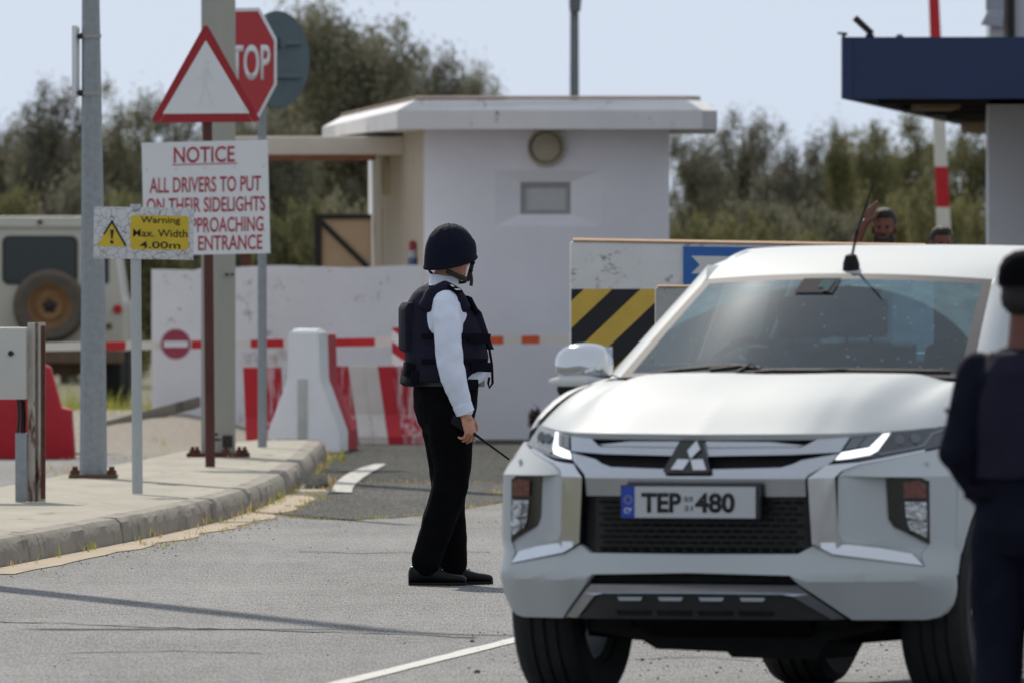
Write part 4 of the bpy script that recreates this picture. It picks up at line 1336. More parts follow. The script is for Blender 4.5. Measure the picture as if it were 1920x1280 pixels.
protos = [tree_proto(3, M_leafA), tree_proto(11, M_leafA, nclump=42, nleaf=13000), tree_proto(23, M_leafB), tree_proto(31, M_leafB, "spire", 44, 15000),
          tree_proto(47, M_leafA, nclump=74, nleaf=24000)]
bush_me, bush_cs = crown_mesh("foliage", 77, 1.0, .8, .62, 54, 14000, .032); bush_me.materials.append(M_leafB)
bush2_me, _ = crown_mesh("foliage", 91, 1.0, .8, .62, 46, 11000, .032); bush2_me.materials.append(M_leafA)
stem = MB()
for k in range(9):
    a = k * .7; stem.tube([(0, 0, -.05), (.25 * math.cos(a), .2 * math.sin(a), .45), (.6 * math.cos(a), .5 * math.sin(a), .95)], [.03, .02, .006], 6)
stem_me = bpy.data.meshes.new("stems"); stem.bm.to_mesh(stem_me); stem.bm.free(); stem_me.materials.append(M_bark)

def plant_tree(px, ytop, wpx, D, k, label, group=None):
    me, tm, cz = protos[k]
    X = gx(px, D); H = gz(ytop, D); sx = wpx * D / FPX / 2.3
    t = thing("tree", label, "tree", (X, D, 0), 0, group)
    t.scale = (sx, sx, H / 4.0)
    t.rotation_euler = (0, 0, R.choice((0, .4, -.5, 3.0, 2.6, 3.6)))
    tr = bpy.data.objects.new("trunk", tm); col.objects.link(tr); tr.parent = t
    c = bpy.data.objects.new("crown", me); col.objects.link(c); c.parent = t; c.location = (0, 0, cz)
    return t
def plant_bush(px, ytop, wpx, D, k, label, group=None):
    X = gx(px, D); H = gz(ytop, D); sx = wpx * D / FPX / 2.0
    t = thing("bush", label, "bush", (X, D, 0), 0, group)
    t.scale = (sx, sx, H / 1.15)
    t.rotation_euler = (0, 0, R.uniform(0, 6.28))
    s = bpy.data.objects.new("stems", stem_me); col.objects.link(s); s.parent = t
    c = bpy.data.objects.new("foliage", (bush_me, bush2_me)[k]); col.objects.link(c); c.parent = t; c.location = (0, 0, .55)
    return t

G1 = "trees behind the checkpoint"
for a in [(655, -28, 320, 236, 4, "tallest dark tree rising above the flat roof corner of the guard house"),
          (800, 62, 240, 242, 0, "rounded olive tree above the guard house roof beside the tallest tree"),
          (560, -15, 220, 247, 0, "tall tree partly hidden behind the round grey sign back"),
          (905, 130, 160, 240, 0, "short feathery tree peeping over the guard house roof, nearest the thin lamp post"),
          (730, 30, 220, 254, 4, "dense tree filling the gap between the two tallest crowns"),
          (95, 132, 200, 228, 0, "grey crowned tree between the picture edge and the galvanised pole"),
          (225, 140, 200, 232, 1, "sparse twiggy tree just past the galvanised pole"),
          (0, 200, 170, 236, 0, "grey tree cut by the picture edge above the off-road car"),
          (330, 150, 170, 240, 1, "sparse tree behind the triangle sign"),
          (430, 160, 190, 244, 0, "olive tree hidden mostly behind the square column"),
          (150, 215, 230, 246, 4, "broad grey tree low behind the galvanised pole"),
          (520, 190, 200, 232, 4, "dark tree seen below the canopy slab beside the notice board"),
          (620, 35, 230, 262, 4, "broad crown filling in between the round grey sign back and the tallest tree"),
          (860, 100, 200, 266, 4, "low broad crown showing above the middle of the guard house roof"),
          (50, 235, 230, 258, 4, "broad grey crown low at the picture edge above the off-road car"),
          (275, 235, 230, 262, 4, "broad grey crown low between galvanised pole and triangle sign"),
          (1300, 205, 170, 236, 1, "sparse grey tree touching the guard house roof end"),
          (1395, 190, 190, 242, 0, "tallest grey tree in the gap between guard house and navy canopy"),
          (1490, 222, 180, 236, 1, "thin crowned tree midway between guard house and navy canopy"),
          (1572, 205, 130, 244, 3, "slim pointed tree just before the navy canopy corner"),
          (1640, 208, 150, 234, 3, "green pointed tree under the navy canopy corner"),
          (1720, 215, 190, 240, 2, "green tree beside the raised boom under the canopy"),
          (1815, 205, 190, 236, 2, "green tree against the thick white canopy column"),
          (1345, 270, 220, 250, 4, "dark dense tree low beside the guard house wall"),
          (1540, 265, 240, 252, 4, "dark dense tree low behind the thin crowned one")]:
    plant_tree(*a, group=G1)
G2 = "bushes below the trees"
for a in [(-30, 300, 260, 212, 0, "green bush above the off-road car roof at the picture edge"), (120, 285, 260, 216, 1, "brownish bush above the off-road car roof"),
          (255, 330, 240, 210, 0, "green bush between galvanised pole and notice board"), (385, 320, 260, 214, 1, "grey bush behind the notice board"),
          (545, 345, 220, 208, 0, "bush seen through the opening below the canopy slab"), (655, 330, 220, 211, 1, "grey bush behind the tan gate panel"),
          (1275, 375, 200, 205, 0, "low yellowish bush against the guard house edge"), (1370, 372, 200, 209, 0, "low green bush above the blue panel"),
          (1465, 392, 200, 205, 0, "low bush above the pick-up's windscreen edge"), (1555, 345, 190, 210, 1, "grey low bush beside the waving man"),
          (1660, 330, 200, 214, 0, "green bush behind the waving man"), (1750, 325, 190, 208, 0, "green bush behind the dark haired man"),
          (1840, 345, 190, 212, 0, "green bush against the foot of the canopy column"), (1420, 330, 240, 224, 1, "broad grey bush in the middle of the thicket"),
          (230, 560, 110, 186, 0, "small green bush beside the off-road car's rear wheel")]:
    plant_bush(*a, group=G2)
# distant scrub
rg = np.random.default_rng(5)
n = 60000
xs = rg.uniform(-16, 16, n); ys = rg.uniform(285, 330, n); zs = rg.uniform(0, 1, n) ** .8 * (2.6 + .55 * np.sin(xs * 1.3) + .45 * np.sin(xs * 3.1 + 1) + .3 * np.sin(xs * 7.3))
Pn = np.stack([xs, ys, zs], 1)
a = rg.normal(0, 1, (n, 3)); a /= np.linalg.norm(a, axis=1)[:, None]; b = np.cross(a, rg.normal(0, 1, (n, 3))); b /= np.linalg.norm(b, axis=1)[:, None]
v = np.empty((n, 4, 3)); sz = rg.uniform(.05, .12, n)[:, None]
v[:, 0] = Pn - a * sz; v[:, 1] = Pn - b * sz * .6; v[:, 2] = Pn + a * sz; v[:, 3] = Pn + b * sz * .6
me = bpy.data.meshes.new("scrub"); me.from_pydata(v.reshape(-1, 3).tolist(), [], np.arange(n * 4).reshape(-1, 4).tolist())
me.materials.append(M_leafA)
o = bpy.data.objects.new("scrub", me); col.objects.link(o); tag(o, kind="stuff")
# dry brown clump at the foot of the guard house wall
D = 150.6
t = thing("dry_plant", "small dark brown dry clump at the guard house wall beside the pick-up's headlight", "plant", (gx(1004, D), D, 0))
mb = MB()
for k in range(260):
    a = Vector((R.gauss(0, .026), R.gauss(0, .04), .19 + R.gauss(0, .045))); d_ = Vector((R.gauss(0, 1), R.gauss(0, 1), R.gauss(0, 1))).normalized() * .035; e_ = Vector((R.gauss(0, 1), R.gauss(0, 1), R.gauss(0, 1))).normalized() * .012
    mb.face([a - d_, a + e_, a + d_, a - e_])
mb.build("leaves", P("dry_brown", lin(84, 56, 46), .9, var=.4, scale=10), t, smooth=0)
mb = MB(); mb.tube([(0, 0, -.02), (.01, 0, .2)], [.02, .012], 6); mb.build("stem", M_bark, t)
# ------------------------------------------------------------------ the white pick-up
CAR = thing("pickup_truck", "white double cab pick-up with chrome trim and roof aerial facing the camera", "pick-up truck", (0.668, 63.6, 0.0), math.radians(-18.5))
M_paint = P("white_car_paint", (.505, .535, .55), .55, var=.012, scale=3, coat=.10, spec=.12, stain=[(( .43, .45, .45), 3.5, .62, (1, 1, 1))])
M_chrome = P("chrome", (.66, .68, .71), .09, metal=1.0, var=.02, scale=4)
M_silver = P("silver_trim", (.52, .54, .58), .24, metal=1.0, var=.03, scale=4)
M_satin = P("satin_silver", lin(150, 156, 162), .35, metal=.7, var=.04)
M_gloss = P("gloss_black", (.008, .008, .01), .12, var=.1, coat=.6)
M_trimblk = P("black_trim", (.010, .010, .011), .65, var=.2, scale=20, spec=.2)
M_greyp = P("dark_grey_plastic", (.05, .05, .052), .55, var=.12, scale=20)
M_drl = P("running_light", (.9, .92, .95), .3, var=.0, emit=1.1)
M_lamp = P("headlamp_dark", (.03, .034, .045), .12, var=.2, coat=.8)
M_lampglass = P("lamp_grey", (.20, .235, .29), .12, metal=.6, var=.1, coat=.8)
M_amber = P("amber_lens", (.15, .045, .035), .18, var=.6, scale=60, coat=.7)
M_reflect = P("lamp_reflector", (.50, .51, .53), .12, metal=1.0, var=.1, bump=1.0, bscale=26)
M_frit = P("frit_border", (.075, .072, .082), .6, var=.05, spec=.15)
M_mesh = P("grille_mesh", (.010, .010, .011), .45, var=.1)

BT = pchip([(0, 0), (.3, .006), (.40, .022), (.465, .055), (.54, .09), (.68, .21), (.82, .335), (.87, .40), (.892, .45), (.905, .6)])
KT = pchip([(0, .45), (.5, .7), (.81, 1.6), (.9, 1.8)])
def F(u, z):
    u = abs(u)
    return BT(u) + max(0, z - .87) * KT(u) + max(0, .49 - z) * .75 - .042 * max(0.0, 1 - max(0.0, z - .49) / .11) + .010

def patch(mb, pts, fmap, step=.04, thick=.02, dirv=(0, 1, 0), mirror=True, mi=None):
    """polygon in (a, b[, d]) laid on the curved surface fmap(a, b, d), with a rim of the given thickness"""
    for sg in ((1, -1) if mirror else (1,)):
        t = bmesh.new()
        vs = [t.verts.new((p[0], p[2] if len(p) > 2 else 0.0, p[1])) for p in pts]
        t.faces.new(vs).normal_update()
        bmesh.ops.triangulate(t, faces=t.faces[:], ngon_method='EAR_CLIP')
        for ax, nrm in ((0, (1, 0, 0)), (2, (0, 0, 1))):
            lo = min(v.co[ax] for v in t.verts); hi = max(v.co[ax] for v in t.verts)
            k = math.floor(lo / step) + 1
            while k * step < hi - 1e-4:
                co = [0, 0, 0]; co[ax] = k * step
                bmesh.ops.bisect_plane(t, geom=t.verts[:] + t.edges[:] + t.faces[:], plane_co=co, plane_no=nrm, dist=1e-5)
                k += 1
        for v in t.verts:
            a, d, b = v.co
            v.co = Vector(fmap(a, b, d))
        bmesh.ops.recalc_face_normals(t, faces=t.faces[:])
        be = [e for e in t.edges if e.is_boundary]
        r = bmesh.ops.extrude_edge_only(t, edges=be)
        for g in r['geom']:
            if isinstance(g, bmesh.types.BMVert): g.co += Vector(dirv) * thick
        if sg < 0:
            for v in t.verts: v.co.x = -v.co.x
        bmesh.ops.recalc_face_normals(t, faces=t.faces[:])
        for f in t.faces: f.material_index = mb.mi if mi is None else mi
        tm = bpy.data.meshes.new("t"); t.to_mesh(tm); t.free(); mb.bm.from_mesh(tm); bpy.data.meshes.remove(tm)
FM = lambda a, b, d: (a, F(a, b) + d, b)
def sym(half):
    """closed symmetric outline from the right-hand half (first and last points on the centre line)"""
    return half + [(-p[0],) + tuple(p[1:]) for p in reversed(half) if abs(p[0]) > 1e-6]

# front: dark backing behind every gap
mb = MB(); patch(mb, sym([(0, .34, .05), (.50, .34, .05), (.56, .42, .05), (.52, .60, .05), (.52, .92, .05), (.60, .94, .05), (.80, .985, .05), (.80, 1.03, .05), (.5, 1.02, .05), (0, 1.02, .05)]), FM, .06, .02, mirror=False)
mb.build("front_backing", M_trimblk, CAR)
# bumper: centre bar, corners, fog lamp scoops
mb = MB()
patch(mb, sym([(0, .581, .0), (.408, .583, .0), (.457, .613, .0), (.528, .578, .0), (.812, .534, .0), (.828, .530), (.889, .505), (.892, .49), (.889, .455), (.882, .42), (.870, .388), (.852, .360), (.828, .342), (.79, .334), (.569, .336), (.424, .464), (.387, .504), (0, .512)]), FM, .03, .05, mirror=False)
GS = pchip([(.50, 0), (.548, 0), (.682, .052), (.70, .052), (.80, .012), (.83, 0)])
FS = lambda a, b, d: (a, F(a, b) + GS(abs(a)) + d, b)
patch(mb, [(.541, .866, .0), (.553, .892), (.600, .914), (.678, .934), (.80, .967), (.822, .976), (.853, .99), (.885, .90), (.893, .70), (.892, .50), (.814, .534), (.800, .575), (.822, .618), (.822, .850), (.797, .866), (.679, .868), (.56, .874)], FM, .03, .06)
patch(mb, [(.540, .872, .005), (.680, .872, .005), (.690, .72, .005), (.703, .68, .005), (.84, .61, .005), (.83, .53, .004), (.790, .555, .004), (.560, .61, .004), (.540, .66, .004)], FS, .0125, .03)
mb.build("bumper", M_paint, CAR, smooth=28)
# chrome wings
for sg_ in (1, -1):
    mb = MB()
    patch(mb, [(q[0] * sg_, *q[1:]) for q in [(.442, .865, -.012), (.497, .914, -.012), (.597, .924, -.006), (.676, .943, -.004), (.773, .968, -.003), (.777, .961, -.003), (.678, .934, -.004), (.599, .915, -.006), (.551, .892, -.012), (.534, .867, -.016)]], FM, .03, .04, mirror=False)
    patch(mb, [(q[0] * sg_, *q[1:]) for q in [(.442, .865, -.012), (.534, .867, -.016), (.541, .662, -.014), (.556, .630, -.014), (.528, .583, -.012), (.456, .621, -.012)]], FM, .03, .04, mirror=False)
    patch(mb, [(q[0] * sg_, *q[1:]) for q in [(.556, .630, -.014), (.772, .583, -.010), (.812, .538, -.004), (.528, .583, -.012)]], FM, .03, .04, mirror=False)
    mb.build("chrome_wing", M_chrome, CAR, smooth=28)
# grille bars
mb = MB()
patch(mb, sym([(0, 1.0, .02), (.274, .999, .02), (.404, .986, .02), (.376, .981, .02), (0, .977, .02)]), FM, .05, .02, mirror=False)
patch(mb, sym([(0, .974, .012), (.396, .979, .012), (.443, 1.008, .012), (.548, 1.016, .012), (.527, .961, .012), (.362, .952, .012), (0, .945, .012)]), FM, .05, .03, mirror=False)
mb.build("grille_bar", M_silver, CAR, smooth=28)
mb = MB()
patch(mb, sym([(0, .862, .0), (.431, .863, .0), (.439, .877, .001), (.506, .924, .012), (.526, .956, .014), (.404, .932, .016), (.373, .916, .016), (.332, .904, .014), (0, .895, .012)]), FM, .05, .03, mirror=False)
patch(mb, sym([(0, .862, .0), (.431, .863, .0), (.431, .796, .010), (0, .796, .010)]), FM, .05, .03, mirror=False)
mb.build("number_plate_bar", M_silver, CAR, smooth=24)
# lower grille of horizontal mesh
mb = MB()
patch(mb, sym([(0, .792, .045), (.430, .792, .045), (.452, .622, .045), (.411, .588, .045), (0, .586, .045)]), FM, .05, .01, mirror=False)
for k in range(9):
    z = .598 + k * .0215
    for j in range(-10, 10):
        u0 = j * .0425 + (.02 if k % 2 else 0)
        if abs(u0) > .40 or abs(u0 + .034) > .42: continue
        mb.prism([(u0, F(u0, z) + .022, z), (u0 + .034, F(u0 + .034, z) + .022, z), (u0 + .030, F(u0 + .03, z) + .034, z + .008), (u0 + .004, F(u0, z) + .034, z + .008)], (0, .012, .0))
mb.build("grille_mesh", M_mesh, CAR, smooth=0)
# lower intake and skid trim
mb = MB()
patch(mb, sym([(0, .469, .022), (.405, .466, .022), (.443, .433, .006), (.549, .340, .0), (.500, .338, .0), (.385, .427, -.006), (.35, .432, -.006), (0, .434, -.006)]), FM, .05, .03, mirror=False)
mb.build("skid_trim", M_silver, CAR, smooth=28)
mb = MB()
patch(mb, sym([(0, .431, .012), (.35, .429, .012), (.383, .423, .012), (.496, .336, .012), (0, .336, .012)]), FM, .05, .03, mirror=False)
sk_ = mb.build("skid_panel", M_greyp, CAR, smooth=28)
for u0 in (-.30, -.14, .02, .18):
    mb = MB(); patch(mb, [(u0, .420, .004), (u0 + .10, .420, .004), (u0 + .092, .406, -.008), (u0 + .008, .406, -.008)], FM, .2, .006, mirror=False); mb.build("skid_step", M_satin, sk_, smooth=0)
    mb = MB(); patch(mb, [(u0 - .02, .368, .009), (u0 + .12, .368, .009), (u0 + .115, .350, .009), (u0 - .015, .350, .009)], FM, .2, .003, mirror=False); mb.build("skid_slot", M_gloss, sk_, smooth=0)
# headlights
for sg, nm in ((1, "headlight"), (-1, "headlight")):
    sx = lambda L_: [(p[0] * sg,) + tuple(p[1:]) for p in L_]
    mb = MB(); patch(mb, sx([(.514, .928, .012), (.536, .970, .012), (.553, 1.016, .012), (.656, 1.035, .010), (.805, 1.056, .008), (.821, .982, .006), (.724, .953, .008), (.596, .932, .01)]), FM, .03, .04, mirror=False)
    hl = mb.build(nm, M_lamp, CAR, smooth=30)
    mb = MB(); patch(mb, sx([(.518, .933, .004), (.534, .960, .004), (.613, .978, .002), (.640, 1.028, .002), (.658, 1.031, .002), (.638, .966, .002), (.62, .951, .002), (.562, .938, .004)]), FM, .03, .012, mirror=False); mb.build("running_light", M_drl, hl, smooth=30)
    mb = MB()
    patch(mb, sx([(.541, .971, .007), (.556, 1.013, .007), (.592, 1.019, .007), (.575, .978, .007)]), FM, .04, .006, mirror=False)
    patch(mb, sx([(.581, .979, .007), (.598, 1.020, .007), (.632, 1.025, .007), (.607, .984, .007)]), FM, .04, .006, mirror=False)
    patch(mb, sx([(.64, .957, .003), (.741, .980, .002), (.759, .989, .002), (.77, 1.031, .001), (.798, 1.046, .001), (.801, 1.037, .001), (.777, 1.021, .001), (.768, .98, .001), (.747, .972, .002), (.649, .949, .003)]), FM, .03, .006, mirror=False)
    mb.build("lamp_cells", M_lampglass, hl, smooth=30)
    mb = MB()
    for uu in (.69, .735):
        c = Vector((uu * sg, F(uu, 1.0) + .004, 1.005 + (uu - .69) * .12)); mb.lathe([(.001, -.004), (.012, -.004), (.018, .0), (.019, .006), (.001, .006)], c, (sg * .35, -1, .2), 16)
    mb.build("projector", M_lampglass, hl, smooth=30)
    # fog lamp cluster
    FL = FS
    mb = MB(); patch(mb, sx([(.678, .864, -.004), (.797, .868, -.006), (.822, .852, -.006), (.824, .617, -.006), (.702, .683, -.004), (.686, .713, -.004)]), FS, .0125, .05, mirror=False); fg = mb.build("fog_lamp", M_gloss, CAR, smooth=30)
    mb = MB(); patch(mb, sx([(.734, .848, -.012), (.790, .854, -.012), (.812, .840, -.012), (.814, .79, -.012), (.736, .79, -.012)]), FS, .03, .008, mirror=False); mb.build("indicator", M_amber, fg, smooth=30)
    mb = MB()
    patch(mb, sx([(.740, .775, -.012), (.814, .775, -.012), (.816, .705, -.012), (.745, .715, -.012)]), FS, .02, .008, mirror=False)
    patch(mb, sx([(.746, .708, -.012), (.816, .698, -.012), (.816, .640, -.012), (.758, .672, -.012)]), FS, .02, .008, mirror=False)
    for zz, uu in ((.742, .782), (.682, .79)):
        c = Vector((uu * sg, F(uu, zz) + GS(uu) - .006, zz)); mb.lathe([(.001, -.012), (.012, -.01), (.02, .0), (.026, .012), (.026, .016)], c, (sg * .45, -1, 0), 16)
    mb.build("reflector", M_reflect, fg, smooth=30)
    c = Vector((sg * .80, F(.80, .915) - .008, .918)); mb = MB(); mb.ell(c, (.008, .008, .012)); mb.build("parking_sensor", M_paint, CAR)
# emblem
mb = MB()
mb.mi = 0
patch(mb, [(-.066, 1.0, -.012), (.028, 1.0, -.012), (.075, .890, -.02), (.062, .883, -.02), (-.100, .883, -.02), (-.112, .890, -.02)], FM, .2, .05, mirror=False)
mb.mi = 1
em = lambda px, py: ((1240 + px / 5.8187 - 1303) / 477, 1.73 - (780 + py / 5.8187 - 460) * 63.65 / 32000, -.028)
for q in ([(385, 262), (438, 354), (345, 462), (300, 370)], [(206, 462), (338, 468), (280, 578), (146, 576)], [(350, 468), (480, 462), (534, 580), (391, 582)]):
    patch(mb, [em(*p) for p in q], FM, .2, .012, mirror=False)
mb.build("emblem", [M_gloss, M_chrome], CAR, smooth=20)
# number plate
hw, hh = .262, .058
zc = .775
yp = -.032
mb = MB(); mb.box(-hw - .006, hw + .006, yp, yp + .03, zc - hh - .006, zc + hh + .006, .004); mb.box(hw + .006, hw + .014, yp + .002, yp + .03, zc - hh - .003, zc + hh + .004)
npl = mb.build("number_plate", P("plate_frame", (.03, .03, .035), .4), CAR)
mb = MB()
mb.mi = 0; mb.box(-hw + .052, hw, yp - .003, yp - .0005, zc - hh, zc + hh)
mb.mi = 1; mb.box(-hw, -hw + .0515, yp - .003, yp - .0005, zc - hh, zc + hh)
mb.build("plate_face", [P("plate_white", lin(190, 192, 196), .45, var=.02), P("plate_blue", lin(28, 66, 172), .45, var=.04)], npl, smooth=0)
mb = MB()
mb.mi = 0
text_into(mb, "TEP", -.106, zc - .002, .156, .074, yp - .0045, .0014, bold=.035); text_into(mb, "480", .104, zc - .002, .156, .074, yp - .0045, .0014, bold=.035)
text_into(mb, "03", .0, zc + .012, .033, .018, yp - .0045, .0014, bold=.01); text_into(mb, "21", .0, zc - .022, .033, .018, yp - .0045, .0014, bold=.01)
mb.mi = 1
text_into(mb, "CY", -hw + .026, zc - .032, .030, .020, yp - .0045, .0014, bold=.02)
mb.mi = 2
for k in range(12):
    a = k * math.pi / 6; mb.ell((-hw + .026 + .014 * math.cos(a), yp - .0035, zc + .008 + .014 * math.sin(a)), (.0025, .001, .0025), n=6, m=4)
mb.build("lettering", [M_letter, M_signwhite, M_yellow], npl, smooth=0)

# bonnet
ZH = pchip([(0, 1.026), (.5, 1.030), (.70, 1.042), (.81, 1.060)])
def hood_pt(s, t):
    """s in -1..1 across, t in 0..1 from nose to cowl"""
    u = s * (.812 - .075 * t)
    au = abs(u)
    z0 = ZH(abs(s) * .812)
    v0 = F(s * .812, z0 - .004) + .006
    vr = 1.10 + .19 * (au / .73) ** 2
    zr = 1.236 - .012 * (au / .73) ** 3
    v = v0 + (vr - v0) * t
    g = 1 - (1 - t) ** 2.1
    z = z0 + (zr - z0) * g
    dome = .020 * sstep(.66, .50, au) * sstep(.02, .35, t) * (1 - .35 * t)
    valley = -.014 * math.exp(-((au - .63) / .07) ** 2) * sstep(.05, .5, t)
    centre = -.006 * math.exp(-(au / .18) ** 2) * sstep(0, .4, t)
    edge = -.012 * sstep(.9, 1.0, abs(s)) ** 2
    return Vector((u, v, z + dome + valley + centre + edge))
mb = MB()
NU, NV = 72, 36
tv = [(j / NV) ** 1.5 for j in range(NV + 1)]
vr = [[mb.bm.verts.new(hood_pt(-1 + 2 * i / NU, t)) for i in range(NU + 1)] for t in tv]
for j in range(NV):
    for i in range(NU): mb.bm.faces.new((vr[j][i], vr[j][i + 1], vr[j + 1][i + 1], vr[j + 1][i]))
be = [e for e in mb.bm.edges if e.is_boundary]
r = bmesh.ops.extrude_edge_only(mb.bm, edges=be)
for g in r['geom']:
    if isinstance(g, bmesh.types.BMVert): g.co += Vector((0, .012, -.022))
bmesh.ops.recalc_face_normals(mb.bm, faces=mb.bm.faces[:])
mb.build("bonnet", M_paint, CAR, smooth=50)

# flanks
def S(v, z):
    """half-width of the flank"""
    a = .905 - .016 * max(0, min(1, (.85 - v) / .42)) ** 1.5
    hi = sstep(.86, 1.06, z)
    a -= hi * (.012 + .085 * max(0, min(1, (1.0 - v) / .44)) ** 1.3)
    a -= .03 * sstep(.62, .44, z)
    a += .006 * math.sin(min(1, max(0, (z - .5) / .5)) * math.pi)
    return a
SM = lambda a, b, d: (S(a, b) + d, a, b)
def arch(cv, r, n=16, a0=180, a1=0):
    return [(cv + r * math.cos(math.radians(a0 + (a1 - a0) * k / n)), .385 + r * math.sin(math.radians(a0 + (a1 - a0) * k / n))) for k in range(n + 1)]
ra = .445
fa = [p for p in arch(.92, ra) if p[1] > .40]
rb = [p for p in arch(3.885, ra) if p[1] > .44]
def front_edge(z):       # v of the flank's leading edge, meeting the bumper corner
    return pchip([(.42, .47), (.49, .455), (.7, .46), (.9, .49), (.99, .555), (1.02, .60)])(z)
mb = MB()
lowf = [(front_edge(z), z) for z in (.99, .93, .85, .75, .65, .55, .50)]
outline = lowf + [(fa[0][0] - .002, .46)] + fa + [(1.40, .40), (3.36, .42), (rb[0][0], .44)] + rb + [(4.40, .46), (5.18, .56), (5.20, .99)]
patch(mb, outline, SM, .06, .03, (-1, 0, 0)) if False else None
t_out = [(a, b) for a, b in outline]
# built for one side and mirrored by the patch helper
def patch_side(mb, pts, fmap, step, thick):
    for sg in (1, -1):
        tmp = MB(); patch(tmp, pts, fmap, step, thick, (-1, 0, 0), mirror=False)
        if sg < 0:
            for v in tmp.bm.verts: v.co.x = -v.co.x
            bmesh.ops.reverse_faces(tmp.bm, faces=tmp.bm.faces[:])
        for f in tmp.bm.faces: f.material_index = mb.mi
        tm = bpy.data.meshes.new("t"); tmp.bm.to_mesh(tm); tmp.bm.free(); mb.bm.from_mesh(tm); bpy.data.meshes.remove(tm)
patch_side(mb, t_out, SM, .06, .03)
# shoulder between bonnet / beltline and flank
def shoulder_rows():
    vs = [.60, .66, .72, .80, .9, 1.0, 1.1, 1.2, 1.3, 1.45, 1.7, 2.2, 2.8, 3.25, 3.3, 4.0, 5.2]
    for v in vs:
        if v < 1.3:
            t = max(0, min(1, (v - .60) / (1.27 - .60)))
            p0 = hood_pt(1.0, t) + Vector((.006, 0, -.002)); p0.y = v if v > .62 else p0.y
        else:
            zz = 1.222 + .03 * sstep(1.3, 1.8, v) if v < 3.27 else 1.30
            p0 = Vector((.745 + .04 * sstep(1.3, 1.6, v) if v < 3.27 else .855, v, zz))
        p1 = Vector((S(v, .985), v, .985))
        pc = Vector((p1.x + .004, v, p0.z - .005)) if v < 3.27 else Vector((p1.x, v, p0.z))
        yield [p0 * (1 - s) ** 2 + pc * 2 * s * (1 - s) + p1 * s * s for s in [k / 10 for k in range(11)]]
rows = list(shoulder_rows())
for sg in (1, -1):
    g = [[mb.bm.verts.new((p.x * sg, p.y, p.z)) for p in r_] for r_ in rows]
    for a, b in zip(g, g[1:]):
        for i in range(10):
            mb.bm.faces.new((a[i], b[i], b[i + 1], a[i + 1]) if sg > 0 else (a[i], a[i + 1], b[i + 1], b[i]))
body = mb.build("body", M_paint, CAR, smooth=35)
# bed, tailgate, cab back wall
mb = MB()
mb.box(-.80, .80, 3.3, 5.15, .62, .66); mb.box(-.85, -.80, 3.3, 5.2, .6, 1.30); mb.box(.80, .85, 3.3, 5.2, .6, 1.30); mb.box(-.80, .80, 3.28, 3.32, .6, 1.28)
mb.build("load_bed", M_greyp, CAR)
mb = MB(); mb.box(-.86, .86, 5.18, 5.24, .56, 1.30, .02); tg = mb.build("tailgate", M_paint, CAR)
for sg in (1, -1):
    mb = MB(); mb.box(sg * .87 - .03, sg * .87 + .03, 5.12, 5.26, .8, 1.2, .015); mb.build("tail_light", M_redp, CAR)
mb = MB(); mb.box(-.85, .85, 5.22, 5.36, .48, .62, .03); mb.build("rear_bumper", M_chrome, CAR)

# cab: windscreen, roof, pillars, side glass
def ws(s, t):
    """s -1..1 across, t 0..1 up"""
    b = Vector((.70 * s, 1.10 + .185 * s * s, 1.232 - .004 * s * s))
    q = Vector((.575 * s, 1.885 + .085 * s * s, 1.622 - .022 * s * s))
    p = b.lerp(q, t)
    p.y -= .004 * math.sin(math.pi * t); p.z += .003 * math.sin(math.pi * t)
    return p
def grid(mb, fn, s0, s1, t0, t1, n, m, mi=0, flip=False, off=Vector()):
    vv = [[mb.bm.verts.new(fn(s0 + (s1 - s0) * i / n, t0 + (t1 - t0) * j / m) + off) for i in range(n + 1)] for j in range(m + 1)]
    for j in range(m):
        for i in range(n):
            q = (vv[j][i], vv[j][i + 1], vv[j + 1][i + 1], vv[j + 1][i])
            f = mb.bm.faces.new(q if not flip else tuple(reversed(q))); f.material_index = mi
M_wglass = bpy.data.materials.new("windscreen_glass"); M_wglass.use_nodes = True
g_ = M_wglass.node_tree; N, L = g_.nodes.new, g_.links.new
out = g_.nodes["Material Output"]; g_.nodes.remove(g_.nodes["Principled BSDF"])
trn = N("ShaderNodeBsdfTransparent"); trn.inputs[0].default_value = (.38, .58, .68, 1)
gls = N("ShaderNodeBsdfGlossy"); gls.inputs['Roughness'].default_value = .02; gls.inputs[0].default_value = (.95, .97, 1, 1)
fr = N("ShaderNodeFresnel"); fr.inputs[0].default_value = 1.55
gl_r = N("ShaderNodeBsdfGlossy"); gl_r.inputs['Roughness'].default_value = .22; gl_r.inputs[0].default_value = (.95, .97, 1, 1)
gmix = N("ShaderNodeMixShader"); gmix.inputs[0].default_value = .012; L(gls.outputs[0], gmix.inputs[1]); L(gl_r.outputs[0], gmix.inputs[2])
m1 = N("ShaderNodeMixShader"); L(fr.outputs[0], m1.inputs[0]); L(trn.outputs[0], m1.inputs[1]); L(gmix.outputs[0], m1.inputs[2])
dif = N("ShaderNodeBsdfDiffuse"); dif.inputs[0].default_value = (.30, .46, .50, 1)
tcn = N("ShaderNodeTexCoord")
sub = N("ShaderNodeVectorMath"); sub.operation = 'SUBTRACT'; sub.inputs[1].default_value = (-.02, 1.10, 1.232); L(tcn.outputs['Object'], sub.inputs[0])
ln_ = N("ShaderNodeVectorMath"); ln_.operation = 'LENGTH'; L(sub.outputs[0], ln_.inputs[0])
mr = N("ShaderNodeMapRange"); mr.inputs[1].default_value = .772; mr.inputs[2].default_value = .780; mr.inputs[3].default_value = .045; mr.inputs[4].default_value = .34; L(ln_.outputs['Value'], mr.inputs[0])
vz = N("ShaderNodeTexVoronoi"); vz.inputs['Scale'].default_value = 26; L(tcn.outputs['Object'], vz.inputs['Vector'])
